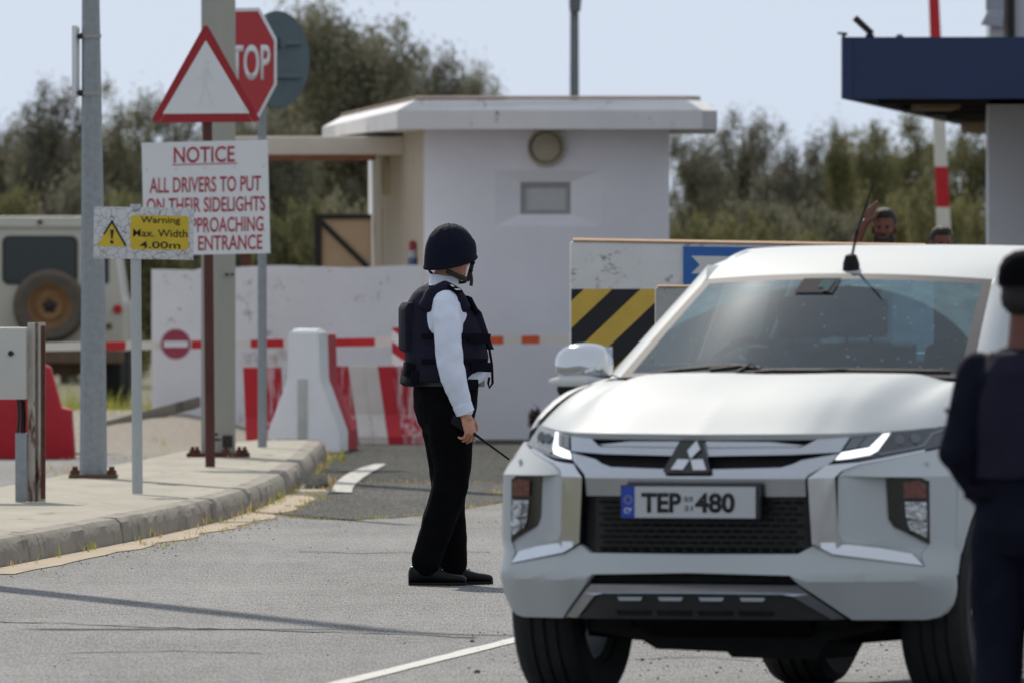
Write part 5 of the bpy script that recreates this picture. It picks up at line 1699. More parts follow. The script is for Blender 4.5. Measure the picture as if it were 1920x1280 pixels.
nzd = N("ShaderNodeTexNoise"); nzd.inputs['Scale'].default_value = 9; nzd.inputs['Detail'].default_value = 5; L(tcn.outputs['Object'], nzd.inputs['Vector'])
sp_ = N("ShaderNodeMapRange"); sp_.inputs[1].default_value = .14; sp_.inputs[2].default_value = .09; sp_.inputs[3].default_value = 0; sp_.inputs[4].default_value = .5; L(vz.outputs['Distance'], sp_.inputs[0])
thr = N("ShaderNodeMath"); thr.operation = 'GREATER_THAN'; thr.inputs[1].default_value = .49; L(nzd.outputs['Fac'], thr.inputs[0])
spk = N("ShaderNodeMath"); spk.operation = 'MULTIPLY'; L(sp_.outputs[0], spk.inputs[0]); L(thr.outputs[0], spk.inputs[1])
mdn = N("ShaderNodeMath"); mdn.operation = 'MULTIPLY'; L(mr.outputs[0], mdn.inputs[0])
nrm_ = N("ShaderNodeMapRange"); nrm_.inputs[1].default_value = .3; nrm_.inputs[2].default_value = .7; nrm_.inputs[3].default_value = .7; nrm_.inputs[4].default_value = 1.25; L(nzd.outputs['Fac'], nrm_.inputs[0]); L(nrm_.outputs[0], mdn.inputs[1])
add_ = N("ShaderNodeMath"); add_.operation = 'ADD'; add_.use_clamp = True; L(mdn.outputs[0], add_.inputs[0]); L(spk.outputs[0], add_.inputs[1])
m2 = N("ShaderNodeMixShader"); L(add_.outputs[0], m2.inputs[0]); L(m1.outputs[0], m2.inputs[1]); L(dif.outputs[0], m2.inputs[2]); L(m2.outputs[0], out.inputs['Surface'])
mb = MB(); grid(mb, ws, -.94, .94, .04, .945, 40, 22); mb.build("windscreen", M_wglass, CAR, smooth=80)
mb = MB()
o_ = Vector((0, .001, .0015))
for (a, b, c, d_) in ((-1, 1, .0, .04), (-1, 1, .945, 1.0), (-1, -.94, .04, .945), (.94, 1, .04, .945)): grid(mb, ws, a, b, c, d_, 30 if b - a > 1 else 3, 20 if d_ - c > .5 else 3)
mb.build("windscreen_border", M_frit, CAR, smooth=80)
mb = MB()
grid(mb, ws, -.24, .02, .80, .944, 6, 5, off=Vector((0, -.004, .004)))
sb_ = mb.build("sensor_panel", P("sensor_black", (.02, .02, .028), .8, spec=.1), CAR, smooth=80)
mb = MB(); grid(mb, ws, -.10, -.01, .845, .925, 3, 3, off=Vector((0, -.006, .006))); grid(mb, ws, -.055, -.015, .81, .845, 3, 3, off=Vector((0, -.006, .006))); mb.build("windscreen_sticker", P("pale_sticker", lin(70, 92, 96), .9, var=.05, spec=.1), sb_, smooth=80)
# roof
RZ = pchip([(1.88, 1.617), (2.1, 1.664), (2.4, 1.712), (2.7, 1.732), (3.0, 1.732), (3.22, 1.70), (3.3, 1.66)])
def roof(s, t):
    u = s * (.578 + .045 * min(1, t * 2))
    v = 1.885 + .085 * s * s + (3.3 - 1.885 - .085 * s * s) * t
    z = RZ(v - .085 * s * s * (1 - t)) - (.022 - .012 * min(1, t * 6)) * s * s - .005 * abs(s) ** 8
    return Vector((u, v, z))
mb = MB(); grid(mb, roof, -1, 1, 0, 1, 40, 26)
# A pillars and the cab sides
def side_u(z): return .785 + (.618 - .785) * (z - 1.24) / (1.655 - 1.24)
for sg in (1, -1):
    A = [ws(1.0, t) for t in [k / 12 for k in range(13)]]
    B = [Vector((side_u(1.24 + (1.652 - 1.24) * k / 12), 1.46 + (2.12 - 1.46) * k / 12, 1.236 + (1.652 - 1.236) * k / 12)) for k in range(13)]
    rows_ = []
    for kk, (a, b) in enumerate(zip(A, B)):
        m_ = (a + b) / 2 + Vector((.022, -.035, .012)) * (1 - (kk / 12) ** 3)
        rows_.append([a * (1 - s) ** 2 + m_ * 2 * s * (1 - s) + b * s * s for s in [k / 6 for k in range(7)]])
    gg = [[mb.bm.verts.new((p.x * sg, p.y, p.z)) for p in r_] for r_ in rows_]
    for a, b in zip(gg, gg[1:]):
        for i in range(6): mb.bm.faces.new((a[i], a[i + 1], b[i + 1], b[i]) if sg > 0 else (a[i], b[i], b[i + 1], a[i + 1]))
    # quarter panel at the pillar foot
    q = [Vector((.70, 1.29, 1.226)), Vector((.745, 1.29, 1.222)), Vector((.785, 1.47, 1.24)), Vector((.72, 1.40, 1.25))]
    f = mb.bm.faces.new([mb.bm.verts.new((p.x * sg, p.y, p.z)) for p in (q if sg > 0 else reversed(q))])
    # side frame: below-glass sill, pillars, cant rail
    def sp(v, z): return Vector((side_u(z) * sg, v, z))
    polys = [[(1.46, 1.236), (1.56, 1.275), (2.16, 1.625), (2.12, 1.652)], [(1.46, 1.236), (3.28, 1.25), (3.2, 1.275), (1.56, 1.275)], [(2.36, 1.275), (2.46, 1.275), (2.44, 1.625), (2.36, 1.625)],
             [(3.2, 1.275), (3.28, 1.25), (3.26, 1.655), (3.0, 1.625)], [(2.16, 1.625), (3.0, 1.625), (3.26, 1.655), (2.12, 1.652)]]
    for pl_ in polys:
        mb.bm.faces.new([mb.bm.verts.new(sp(*p)) for p in (pl_ if sg > 0 else reversed(pl_))])
    # cant rail up to the roof edge
    e0 = [ws(1.0, 1.0)] + [roof(1.0, t) for t in [k / 12 for k in range(13)]]
    for k in range(13):
        a, b = e0[k], e0[k + 1]
        c, d_ = Vector((side_u(1.652), max(2.12, b.y), 1.653)), Vector((side_u(1.652), max(2.12, a.y), 1.653))
        q = [a, b, c, d_]
        try: mb.bm.faces.new([mb.bm.verts.new((p.x * sg, p.y, p.z)) for p in (q if sg > 0 else reversed(q))])
        except Exception: pass
# back wall of the cab
mb.face([(-.785, 3.28, .98), (.785, 3.28, .98), (.785, 3.28, 1.25), (-.785, 3.28, 1.25)])
for a, b in ((-.785, -.56), (.56, .785)): mb.face([(a, 3.28, 1.25), (b, 3.28, 1.25), (b * .79, 3.28, 1.655), (a * .79, 3.28, 1.655)])
bmesh.ops.remove_doubles(mb.bm, verts=mb.bm.verts[:], dist=.0008)
bmesh.ops.recalc_face_normals(mb.bm, faces=mb.bm.faces[:])
mb.build("cab", M_paint, CAR, smooth=40)
mb = MB(); mb.face([(-.56, 3.275, 1.25), (.56, 3.275, 1.25), (.45, 3.275, 1.63), (-.45, 3.275, 1.63)]); mb.build("rear_window", M_wglass, CAR, smooth=0)
M_sglass = bpy.data.materials.new("tinted_side_glass"); M_sglass.use_nodes = True
g2 = M_sglass.node_tree; o2_ = g2.nodes["Material Output"]; g2.nodes.remove(g2.nodes["Principled BSDF"])
t2 = g2.nodes.new("ShaderNodeBsdfTransparent"); t2.inputs[0].default_value = (.35, .42, .42, 1); gl2 = g2.nodes.new("ShaderNodeBsdfGlossy"); gl2.inputs['Roughness'].default_value = .02
f2 = g2.nodes.new("ShaderNodeFresnel"); f2.inputs[0].default_value = 1.5; mm = g2.nodes.new("ShaderNodeMixShader")
g2.links.new(f2.outputs[0], mm.inputs[0]); g2.links.new(t2.outputs[0], mm.inputs[1]); g2.links.new(gl2.outputs[0], mm.inputs[2]); g2.links.new(mm.outputs[0], o2_.inputs[0])
for sg in (1, -1):
    for pl_ in ([(1.56, 1.275), (2.36, 1.275), (2.36, 1.625), (2.16, 1.625)], [(2.46, 1.275), (3.2, 1.275), (3.0, 1.625), (2.44, 1.625)]):
        mb = MB(); mb.face([((side_u(z) - .004) * sg, v, z) for v, z in pl_]); mb.build("side_window", M_sglass, CAR, smooth=0)
    # roof rails
    mb = MB(); mb.tube([Vector((sg * .575, 2.35, RZ(2.35) - .03)), Vector((sg * .578, 2.45, RZ(2.45) - .022)), Vector((sg * .58, 2.8, RZ(2.8) - .022)), Vector((sg * .58, 3.1, RZ(3.1) - .022)), Vector((sg * .58, 3.2, RZ(3.2) - .03))], .012, 8); mb.build("roof_rail", M_paint, CAR)
    # mirrors
    mc = Vector((sg * .928, 1.52, 1.262))
    mb = MB()
    rings = []
    for (dy, sx_, sz_, dz) in ((-.085, .045, .03, .0), (-.07, .078, .060, .002), (-.035, .100, .082, .004), (.02, .106, .090, .004), (.06, .104, .088, .004)):
        rings.append([mc + Vector((math.copysign(abs(math.cos(a)) ** .74, math.cos(a)) * sx_ * 1.0, dy, dz + math.copysign(abs(math.sin(a)) ** .78, math.sin(a)) * sz_ * (1 if math.sin(a) > 0 else .72))) for a in [k * 2 * math.pi / 28 for k in range(28)]])
    mb.loft(rings)
    mi_ = mb.build("mirror", M_chrome if sg < 0 else M_chrome, CAR, smooth=50)
    mb = MB(); mb.tube([mc + Vector((-.118, -.03, -.055)), mc + Vector((-.05, -.09, -.05)), mc + Vector((.05, -.09, -.05)), mc + Vector((.118, -.03, -.055))], [.012, .022, .022, .012], 10); mb.build("indicator_strip", P("mirror_strip", lin(206, 208, 206), .3, coat=.5), mi_)
    mb = MB(); mb.ell(mc + Vector((sg * .0, -.01, -.082)), (.098, .085, .050)); mb.tube([mc + Vector((-sg * .03, 0, -.09)), Vector((sg * .80, 1.60, 1.20))], [.035, .03], 10); mb.build("mirror_foot", M_trimblk, mi_)
    mb = MB(); mb.face([mc + Vector((a, .062, b)) for a, b in ((-.1, -.06), (.1, -.06), (.1, .08), (-.1, .08))]); mb.build("mirror_glass", M_chrome, mi_, smooth=0)
# cowl and wipers
mb = MB()
def cowl(s, t):
    h = hood_pt(s * .95, 1.0); b = ws(s * .98, .03)
    p = h.lerp(b, t); p.z -= .018 * math.sin(math.pi * t) + .004
    return p
grid(mb, cowl, -1, 1, -.05, 1.02, 30, 4); mb.build("cowl", M_trimblk, CAR, smooth=60)
mb = MB()
off = Vector((0, -.016, .014))
def wip(pts, r): mb.tube([ws(s, t) + off for s, t in pts], r, 6)
wip([(-.16, -.01), (-.10, .03), (.35, .035), (.85, .03)], .007); wip([(-.20, .0), (-.05, .022), (.45, .022), (.9, .02)], .009)
wip([(-.78, -.01), (-.62, .03), (-.30, .075), (-.18, .06)], .008); wip([(-.42, .03), (-.25, .065), (-.12, .04)], .010); wip([(-.24, .0), (-.19, .075), (-.14, .03)], .012)
mb.build("wiper", M_trimblk, CAR)
# aerial
a0 = roof(.015, .06)
mb = MB(); mb.lathe([(.034, -.008), (.032, .02), (.022, .05), (.012, .056), (.001, .058)], a0 + Vector((0, 0, .004)), (0, -.05, 1), 20)
ae = mb.build("aerial_base", M_trimblk, CAR)
mb = MB(); mb.tube([a0 + Vector((.004, 0, .055)), a0 + Vector((.016, .02, .14)), a0 + Vector((.075, .06, .34))], [.0055, .005, .003], 8); mb.cyl(a0 + Vector((.015, .018, .135)), a0 + Vector((.018, .02, .15)), .008); mb.build("aerial", M_trimblk, ae)

# wheels
tw = .1325
for sx in (-1, 1):
    for vv in (.92, 3.885):
        st = Matrix.Rotation(math.radians(0), 4, 'Z')
        mb = MB()
        prof = [(.235, -tw + .02), (.30, -tw + .004), (.345, -tw), (.372, -tw + .018), (.384, -tw + .04)]
        for k in range(4):
            a = -tw + .05 + k * .05
            prof += [(.388, a), (.388, a + .034), (.378, a + .037), (.378, a + .047)]
        prof = [p for p in prof if p[1] < tw - .045] + [(.384, tw - .04), (.372, tw - .018), (.345, tw), (.30, tw - .004), (.235, tw - .02)]
        mb.lathe(prof, (0, 0, 0), (1, 0, 0), 56, closed=True)
        wh = mb.build("wheel", M_tyre, CAR, smooth=25); wh.location = (sx * .765, vv, .385)
        mb = MB()
        mb.lathe([(.235, -tw + .03), (.228, tw * .5), (.215, tw * .6), (.205, -tw + .05), (.215, -tw + .05)], (0, 0, 0), (sx, 0, 0), 40, closed=True)
        fx = sx * (tw - .03)
        for k in range(6):
            a = k * math.pi / 3
            for da in (-.16, .16):
                mb.prism([(fx - sx * .02, .045 * math.cos(a + da * 2), .045 * math.sin(a + da * 2)), (fx - sx * .02, .05 * math.cos(a + da * 4), .05 * math.sin(a + da * 4)),
                          (fx, .222 * math.cos(a + da + .07), .222 * math.sin(a + da + .07)), (fx, .222 * math.cos(a + da - .07), .222 * math.sin(a + da - .07))], (-sx * .03, 0, 0), .003)
        mb.lathe([(.001, .012), (.05, .01), (.06, -.01), (.06, -.04)], (fx - sx * .02, 0, 0), (sx, 0, 0), 20)
        mb.build("rim", M_satin, wh, smooth=30)
        mb = MB(); mb.lathe([(.001, -.02), (.15, -.02), (.15, -.0), (.001, 0)], (0, 0, 0), (sx, 0, 0), 24); mb.build("brake_disc", M_greyp, wh)
    # arch liner and black mud flap edge
    for cv in (.92, 3.885):
        mb = MB(); ar = arch(cv, .44, 20)
        rings = [[(sx * x, v, z) for v, z in ar] for x in (.865, .55)]
        for k in range(20): mb.face([rings[0][k], rings[0][k + 1], rings[1][k + 1], rings[1][k]])
        mb.face([(sx * .55, v, z) for v, z in ar]); mb.build("arch_liner", M_trimblk, CAR, smooth=40)
# underbody
mb = MB()
mb.box(-.54, .54, .42, 5.1, .40, .56, .02)
mb.box(-.72, .72, 1.42, 3.36, .36, .5, .03)
mb.box(-.50, -.36, .4, 5.1, .30, .42, .02); mb.box(.36, .50, .4, 5.1, .30, .42, .02)
mb.prism([(-.36, .30, .35), (.36, .30, .35), (.30, .55, .24), (-.30, .55, .24)], (0, .0, .1)); mb.prism([(-.36, .50, .25), (-.30, .50, .215), (-.02, .50, .205), (.0, .50, .185), (.33, .50, .18), (.37, .50, .25), (.60, .50, .30), (.60, .50, .42), (-.56, .50, .42), (-.56, .50, .28)], (0, .5, 0))
mb.cyl((-.62, .885, .385), (.62, .885, .385), .06); mb.tube([(-.66, .80, .30), (-.3, .85, .27), (.3, .85, .27), (.66, .80, .30)], .045, 10)
mb.cyl((-.66, 3.885, .385), (.66, 3.885, .385), .07); mb.ell((.0, 3.85, .37), (.17, .2, .165)); mb.cyl((0, 1.6, .42), (0, 3.7, .38), .045)
mb.build("underbody", M_trimblk, CAR)
# cabin inside
M_int = P("cabin_dark", (.028, .030, .032), .8, var=.2)
mb = MB()
def dash(s, t):
    b = ws(s * .95, .05); return Vector((b.x, b.y + .03 + .55 * t, 1.205 + .02 * math.sin(t * 3) - .10 * t * t))
grid(mb, dash, -1, 1, 0, 1, 16, 6); mb.box(-.68, .68, 1.70, 1.80, .80, 1.13, .03); mb.box(-.74, .74, 1.3, 3.25, .55, .6)
mb.build("dashboard", M_int, CAR, smooth=40)
mb = MB(); mb.ell((-.37, 1.52, 1.215), (.20, .13, .085), n=24, m=14); mb.build("instrument_hood", P("dash_grey", (.11, .125, .12), .7, var=.1), CAR, smooth=60)
for uu in (-.36, .36):
    for vv, nm in ((2.35, "front_seat"), (3.05, "rear_seat")):
        mb = MB(); mb.prism([(uu - .24, vv, .75), (uu + .24, vv, .75), (uu + .23, vv + .16, 1.34), (uu - .23, vv + .16, 1.34)], (0, .1, .02), .03); mb.box(uu - .24, uu + .24, vv - .5, vv, .6, .76, .03); mb.box(uu - .11, uu + .11, vv + .17, vv + .26, 1.37, 1.53, .03)
        mb.cyl((uu - .05, vv + .2, 1.3), (uu - .05, vv + .2, 1.4), .008); mb.cyl((uu + .05, vv + .2, 1.3), (uu + .05, vv + .2, 1.4), .008)
        mb.build(nm, M_int, CAR)
mb = MB(); c = Vector((-.37, 1.86, 1.20)); ax = Vector((0, -.9, .42)).normalized()
a_ = ax.orthogonal().normalized(); b_ = ax.cross(a_)
ring = [c + (a_ * math.cos(k * math.pi / 14) + b_ * math.sin(k * math.pi / 14)) * .185 for k in range(29)]
mb.tube(ring, .016, 8, caps=False); mb.ell(c, (.06, .03, .06)); mb.tube([ring[0], c, ring[14]], .014, 6); mb.build("steering_wheel", P("wheel_grey", (.07, .075, .075), .6), CAR)
mb = MB(); mb.box(-.12, .12, 1.98, 2.01, 1.50, 1.57, .012); mb.cyl((0, 1.98, 1.55), (0, 1.93, 1.60), .012); mb.build("rear_view_mirror", M_int, CAR)
# ------------------------------------------------------------------ people
M_skin = P("skin", lin(196, 142, 118), .5, var=.10, scale=14, spec=.35)
M_skin2 = P("skin_tan_shaded", lin(104, 62, 50), .5, var=.10, scale=14, spec=.35)  # tan skin darkened: the canopy's shade is put into the colour
M_shirt = P("white_shirt", (.78, .84, .99), .75, var=.03, scale=8, bump=.15, bscale=16)
M_vest = P("navy_vest", lin(32, 30, 48), .85, var=.2, scale=16, bump=.2, bscale=160, spec=.2)
M_vestd = P("dark_webbing", lin(20, 20, 30), .9, var=.2, scale=30, spec=.1)
M_trou = P("black_cloth", (.0035, .0035, .0042), .95, var=.25, scale=10, bump=.15, bscale=25, spec=.08)
M_shoe = P("black_leather", (.0035, .0035, .004), .45, var=.15, scale=20, bump=.05, spec=.22)
M_navycl = P("navy_uniform", lin(22, 24, 38), .9, var=.2, scale=10, bump=.15, bscale=40, spec=.1)
M_helm = P("helmet_cover", lin(14, 18, 36), .85, var=.25, scale=14, bump=.25, bscale=60, spec=.2)
M_strap = P("olive_strap", lin(46, 48, 40), .8, var=.2)
M_hair = P("dark_hair", (.012, .010, .009), .7, var=.3, scale=60, bump=.4, bscale=120)
M_hairg = P("grey_hair", lin(150, 142, 134), .8, var=.3, scale=60, bump=.4, bscale=120)
M_eye = P("eye_dark", (.01, .008, .007), .2)

def limb(mb, pts, rs, n=14, flat=None):
    mb.tube(pts, rs, n, flat=flat)
    for p, r in zip(pts, rs):
        mb.ell(p, (r * (flat[0] if flat else 1) * .985, r * (flat[1] if flat else 1) * .985, r * .985) if not flat else (r * .95,) * 3, n=n, m=8)

def ringloft(mb, rings, n=28, p=2.3):
    """closed loft of rounded sections: (z, cx, cy, rx, ry) or with a shear in x over y"""
    rr = []
    for z, cx, cy, rx, ry in rings:
        q = []
        for k in range(n):
            a = 2 * math.pi * k / n
            c, s_ = math.cos(a), math.sin(a)
            q.append((cx + rx * math.copysign(abs(c) ** (2 / p), c), cy + ry * math.copysign(abs(s_) ** (2 / p), s_), z))
        rr.append(q)
    mb.loft(rr)

def head_into(mb, c, yaw, pitch=0.0, k=1.0):
    H = Matrix.Translation(c) @ Matrix.Rotation(yaw, 4, 'Z') @ Matrix.Rotation(pitch, 4, 'Y')
    def e(p, r, rot=None):
        mb.ell(H @ Vector(p) * 1.0, tuple(x * k for x in r), (Matrix.Rotation(yaw, 4, 'Z') @ Matrix.Rotation(pitch, 4, 'Y') @ (rot or Matrix())), n=20, m=14)
    e((-.012, 0, .025), (.098, .078, .098)); e((.022, 0, -.035), (.072, .064, .086)); e((.058, 0, -.098), (.030, .036, .024)); e((.03, 0, -.085), (.055, .056, .035))
    e((.078, 0, .012), (.018, .05, .012)); e((.098, 0, -.022), (.013, .011, .032), Matrix.Rotation(-.25, 4, 'Y')); e((.106, 0, -.040), (.014, .016, .012))
    e((.088, 0, -.070), (.011, .026, .007)); e((.086, 0, -.080), (.011, .022, .008)); e((.072, .035, -.03), (.02, .02, .018)); e((.072, -.035, -.03), (.02, .02, .018))
    for s in (-1, 1):
        e((-.006, s * .080, -.018), (.020, .009, .034), Matrix.Rotation(s * .35, 4, 'Z')); e((-.004, s * .079, -.045), (.010, .008, .012))
    return H
def eyes(H, parent):
    mb = MB()
    for s in (-1, 1): mb.ell(H @ Vector((.083, s * .032, -.008)), (.009, .012, .007), n=10, m=8)
    mb.build("eyes", M_eye, parent)

def hand_into(mb, wrist, fwd, back, side, curl, spread=.0, k=1.0, thumb_curl=.5):
    """palm plus five bent fingers; fwd = direction of the fingers, back = direction out of the back of the hand, side = towards the thumb"""
    f, b, s = Vector(fwd).normalized(), Vector(back).normalized(), Vector(side).normalized()
    rot = Matrix((f, s, b)).transposed().to_4x4()
    mb.ell(Vector(wrist) + f * .048 * k, (.056 * k, .042 * k, .017 * k), rot, n=18, m=12)
    mb.ell(Vector(wrist) + f * .030 * k + s * .022 * k - b * .008, (.034 * k, .018 * k, .018 * k), rot)
    mb.tube([Vector(wrist) - f * .03, Vector(wrist) + f * .03], [.027 * k, .029 * k], 14)
    lens = (.078, .088, .082, .064)
    for i, L_ in enumerate(lens):
        off = (.030 - .020 * i) * k
        p = Vector(wrist) + f * (.090 - .004 * abs(i - 1)) * k + s * off * 1.14
        d = f.copy() + s * spread * (1.5 - i) * .2
        d.normalize()
        pts = [p - d * .02, p]; rs = [.010 * k, .0095 * k]
        ang = 0
        for j, fr in enumerate((.45, .30, .25)):
            ang += curl[i] * (.9, 1.0, .7)[j]
            dd = d * math.cos(ang) - b * math.sin(ang)
            p = p + dd * L_ * fr * k
            pts.append(p); rs.append((.0084, .0078, .0066)[j] * k)
        limb(mb, pts, rs, n=8)
    p = Vector(wrist) + f * .028 * k + s * .034 * k
    d1 = (f * .6 + s * .75 - b * .35).normalized(); d2 = (f * .9 + s * .15 - b * thumb_curl).normalized(); d3 = (f * .9 - s * .15 - b * thumb_curl).normalized()
    p1 = p + d1 * .034 * k; p2 = p1 + d2 * .030 * k; p3 = p2 + d3 * .024 * k
    limb(mb, [p - d1 * .015, p, p1, p2, p3], [.012 * k, .0125 * k, .011 * k, .0098 * k, .008 * k], n=8)

def shoe(parent, ank, yaw, name="shoe"):
    """laced leather shoe, toe along yaw"""
    mb = MB()
    M = Matrix.Translation((ank[0], ank[1], 0)) @ Matrix.Rotation(yaw, 4, 'Z')
    secs = [(-.085, .030, .030, .075), (-.075, .036, .040, .10), (-.03, .040, .043, .105), (.03, .042, .044, .098), (.08, .047, .046, .075), (.13, .050, .046, .062), (.175, .044, .040, .056), (.198, .034, .031, .050), (.210, .018, .017, .040)]
    rings = []
    for x, wl, wr, h in secs:
        q = []
        for k in range(18):
            a = 2 * math.pi * k / 18; c, s_ = math.cos(a), math.sin(a)
            q.append(M @ Vector((x, (wl if c > 0 else wr) * math.copysign(abs(c) ** .75, c), .012 + (h - .012) * (.5 + .5 * math.copysign(abs(s_) ** .8, s_)))))
        rings.append(q)
    mb.loft(rings)
    o = mb.build(name, M_shoe, parent, smooth=60)
    mb = MB()
    out = []
    for x, wl, wr, h in secs: out.append((x, wl + .003))
    for x, wl, wr, h in reversed(secs): out.append((x, -wr - .003))
    mb.prism([M @ Vector((x, y, .002)) for x, y in out], (0, 0, .014), .003)
    mb.build("sole", M_trimblk, o)
    mb = MB()
    for k in range(3):
        x = .045 + k * .02; z = .095 - k * .010
        mb.tube([M @ Vector((x, -.022, z)), M @ Vector((x + .004, 0, z + .006)), M @ Vector((x, .022, z))], .003, 6)
    mb.build("laces", M_trimblk, o)
    return o

# ---------- the officer in the road
OFF = thing("person", "officer in white shirt, navy vest and helmet holding a radio on the road", "person", (-.326, 87.0, 0), math.radians(12))
hc = Vector((.018, .0, 1.672))
HY = math.radians(36)
mb = MB()
H = head_into(mb, hc, HY, 0.02)
limb(mb, [(-.045, 0, 1.44), (-.02, 0, 1.54), (.004, .0, 1.62)], [.078, .066, .062])
ringloft(mb, [(1.50, -.045, 0, .06, .10), (1.43, -.045, 0, .115, .165), (1.32, -.035, 0, .135, .165), (1.15, -.012, 0, .145, .155), (1.0, -.012, 0, .135, .155), (.90, -.015, 0, .125, .16), (.80, -.01, 0, .09, .13)])
for s, kn, an in ((-1, (.0, -.085, .52), (-.150, -.10, .09)), (1, (.015, .085, .52), (.045, .095, .09))):
    limb(mb, [(-.012, s * .085, .88), (0, s * .085, .7), kn, ((kn[0] + an[0]) / 2 - .02, s * .09, .30), an], [.085, .078, .055, .055, .038])
    mb.ell((an[0] + .05, an[1], .05), (.07, .026, .022))
# arms: the near (right) one hangs with the radio, the far one hangs behind the body
wr = Vector((.045, -.215, .868))
limb(mb, [(-.045, -.165, 1.41), (-.045, -.20, 1.30), (-.030, -.216, 1.10), (.006, -.22, .98), wr], [.044, .044, .040, .036, .027])
hand_into(mb, wr, (.30, -.10, -1), (.66, -.74, .25), (.74, .66, .15), (.62, .70, .78, .85), thumb_curl=.8, k=1.06)
wl = Vector((.12, .245, .87))
limb(mb, [(-.045, .165, 1.41), (-.03, .215, 1.28), (.0, .235, 1.10), (.07, .24, .98), wl], [.044, .044, .040, .036, .027])
hand_into(mb, wl, (.2, 0, -1), (.1, 1, 0), (1, 0, .2), (.3, .35, .4, .45))
remeshed(mb, "body", M_skin, OFF, .0042, smooth=2)
eyes(H, OFF)
# grey hair showing under the helmet
mb = MB(); mb.ell(H @ Vector((-.03, 0, -.002)), (.084, .0805, .07), Matrix.Rotation(HY, 4, 'Z'), n=24, m=14); mb.build("hair", M_hairg, OFF, smooth=80)
# shirt
mb = MB()
ringloft(mb, [(1.53, -.035, 0, .068, .072), (1.485, -.045, 0, .085, .135), (1.44, -.045, 0, .12, .185), (1.32, -.035, 0, .15, .18), (1.15, -.004, 0, .180, .178), (1.08, .002, 0, .190, .178), (1.055, .004, 0, .186, .174), (1.03, .0, 0, .165, .162)])
limb(mb, [(-.05, -.165, 1.435), (-.05, -.19, 1.36), (-.046, -.21, 1.24), (-.035, -.218, 1.13), (-.018, -.222, 1.06), (.008, -.222, .98), (.028, -.218, .925)], [.068, .076, .072, .069, .066, .058, .049])
limb(mb, [(.026, -.218, .935), (.040, -.216, .893)], [.047, .045])
limb(mb, [(-.05, .165, 1.435), (-.04, .195, 1.34), (-.02, .22, 1.22), (.0, .235, 1.10), (.06, .24, 1.0), (.11, .245, .90)], [.072, .082, .075, .068, .060, .047])
sh = remeshed(mb, "shirt", M_shirt, OFF, .008, smooth=3, wrinkle=(.0085, (15, 15, 9)))
mb = MB()
ri = []
for z, rx, ry, cx in ((1.515, .070, .074, -.030), (1.545, .072, .076, -.022), (1.572, .070, .074, -.016), (1.570, .064, .068, -.014), (1.54, .064, .068, -.02)):
    ri.append([(cx + rx * math.cos(a), ry * math.sin(a), z - .030 * max(0, math.cos(a - .3)) + .012 * max(0, -math.cos(a))) for a in [k * 2 * math.pi / 30 for k in range(30)]])
mb.loft(ri, caps=False); mb.build("collar", M_shirt, sh, smooth=60)
mb = MB(); mb.tube([(.0265, -.218, .922), (.0445, -.2155, .880)], [.0515, .0495], 20); mb.build("cuff", M_shirt, sh, smooth=40)
# trousers
mb = MB()
ringloft(mb, [(1.045, -.008, 0, .158, .165), (.98, -.012, 0, .163, .175), (.90, -.015, 0, .158, .182), (.83, -.012, 0, .14, .175), (.78, -.005, 0, .11, .15)])
for s, P_ in ((-1, [(-.012, -.088, .88), (-.005, -.09, .74), (.004, -.09, .60), (-.002, -.09, .52), (-.055, -.094, .36), (-.108, -.098, .21), (-.138, -.10, .115)]),
              (1, [(-.005, .088, .88), (.01, .09, .74), (.018, .09, .60), (.018, .09, .52), (.022, .092, .36), (.036, .095, .21), (.045, .096, .105)])):
    limb(mb, P_, [.128, .115, .098, .094, .088, .080, .078])
tr = remeshed(mb, "trousers", M_trou, OFF, .010, smooth=3, wrinkle=(.007, (9, 9, 7)))
mb = MB()
ri = [[(-.008 + rx * math.cos(a), (rx + .006) * math.sin(a), z) for a in [k * 2 * math.pi / 36 for k in range(36)]] for z, rx in ((1.012, .166), (1.014, .174), (1.055, .174), (1.057, .166))]
mb.loft(ri, caps=False)
be = mb.build("belt", P("belt_leather", lin(40, 40, 38), .5, var=.2), OFF, smooth=40)
mb = MB(); mb.box(.150, .185, -.03, .03, 1.010, 1.060, .004); mb.build("buckle", M_satin, be)
mb = MB(); mb.box(.04, .12, -.19, -.165, 1.0, 1.05, .006); mb.build("belt_pouch", M_vestd, be)
shoe(OFF, (-.140, -.10), math.radians(-8)); shoe(OFF, (.045, .10), math.radians(4))
# vest
mb = MB()
ringloft(mb, [(1.525, -.05, 0, .085, .10), (1.49, -.05, 0, .125, .125), (1.44, -.045, 0, .162, .135), (1.36, -.034, 0, .192, .150), (1.26, -.018, 0, .206, .178), (1.16, -.008, 0, .212, .192), (1.10, -.012, 0, .206, .192), (1.065, -.034, 0, .182, .188), (1.035, -.038, 0, .174, .184)], p=2.5)
mb.tube([(-.14, -.115, 1.40), (-.10, -.125, 1.475), (-.045, -.125, 1.505), (.01, -.12, 1.475), (.06, -.11, 1.40)], [.045, .05, .05, .048, .042], 12)
mb.tube([(-.14, .115, 1.40), (-.10, .125, 1.475), (-.045, .125, 1.505), (.01, .12, 1.475), (.06, .11, 1.40)], [.045, .05, .05, .048, .042], 12)
ve = remeshed(mb, "vest", M_vest, OFF, .009, smooth=3, wrinkle=(.004, (10, 10, 10)))
def vest_part(name, pts, vec, m=M_vestd, bev=.006): 
    mb = MB(); mb.prism(pts, vec, bev); return mb.build(name, m, ve)
vest_part("back_pouch", [(-.240, -.08, 1.20), (-.200, -.08, 1.18), (-.195, -.08, 1.44), (-.222, -.08, 1.44), (-.240, -.08, 1.41)], (0, .18, 0), M_vest, .012)
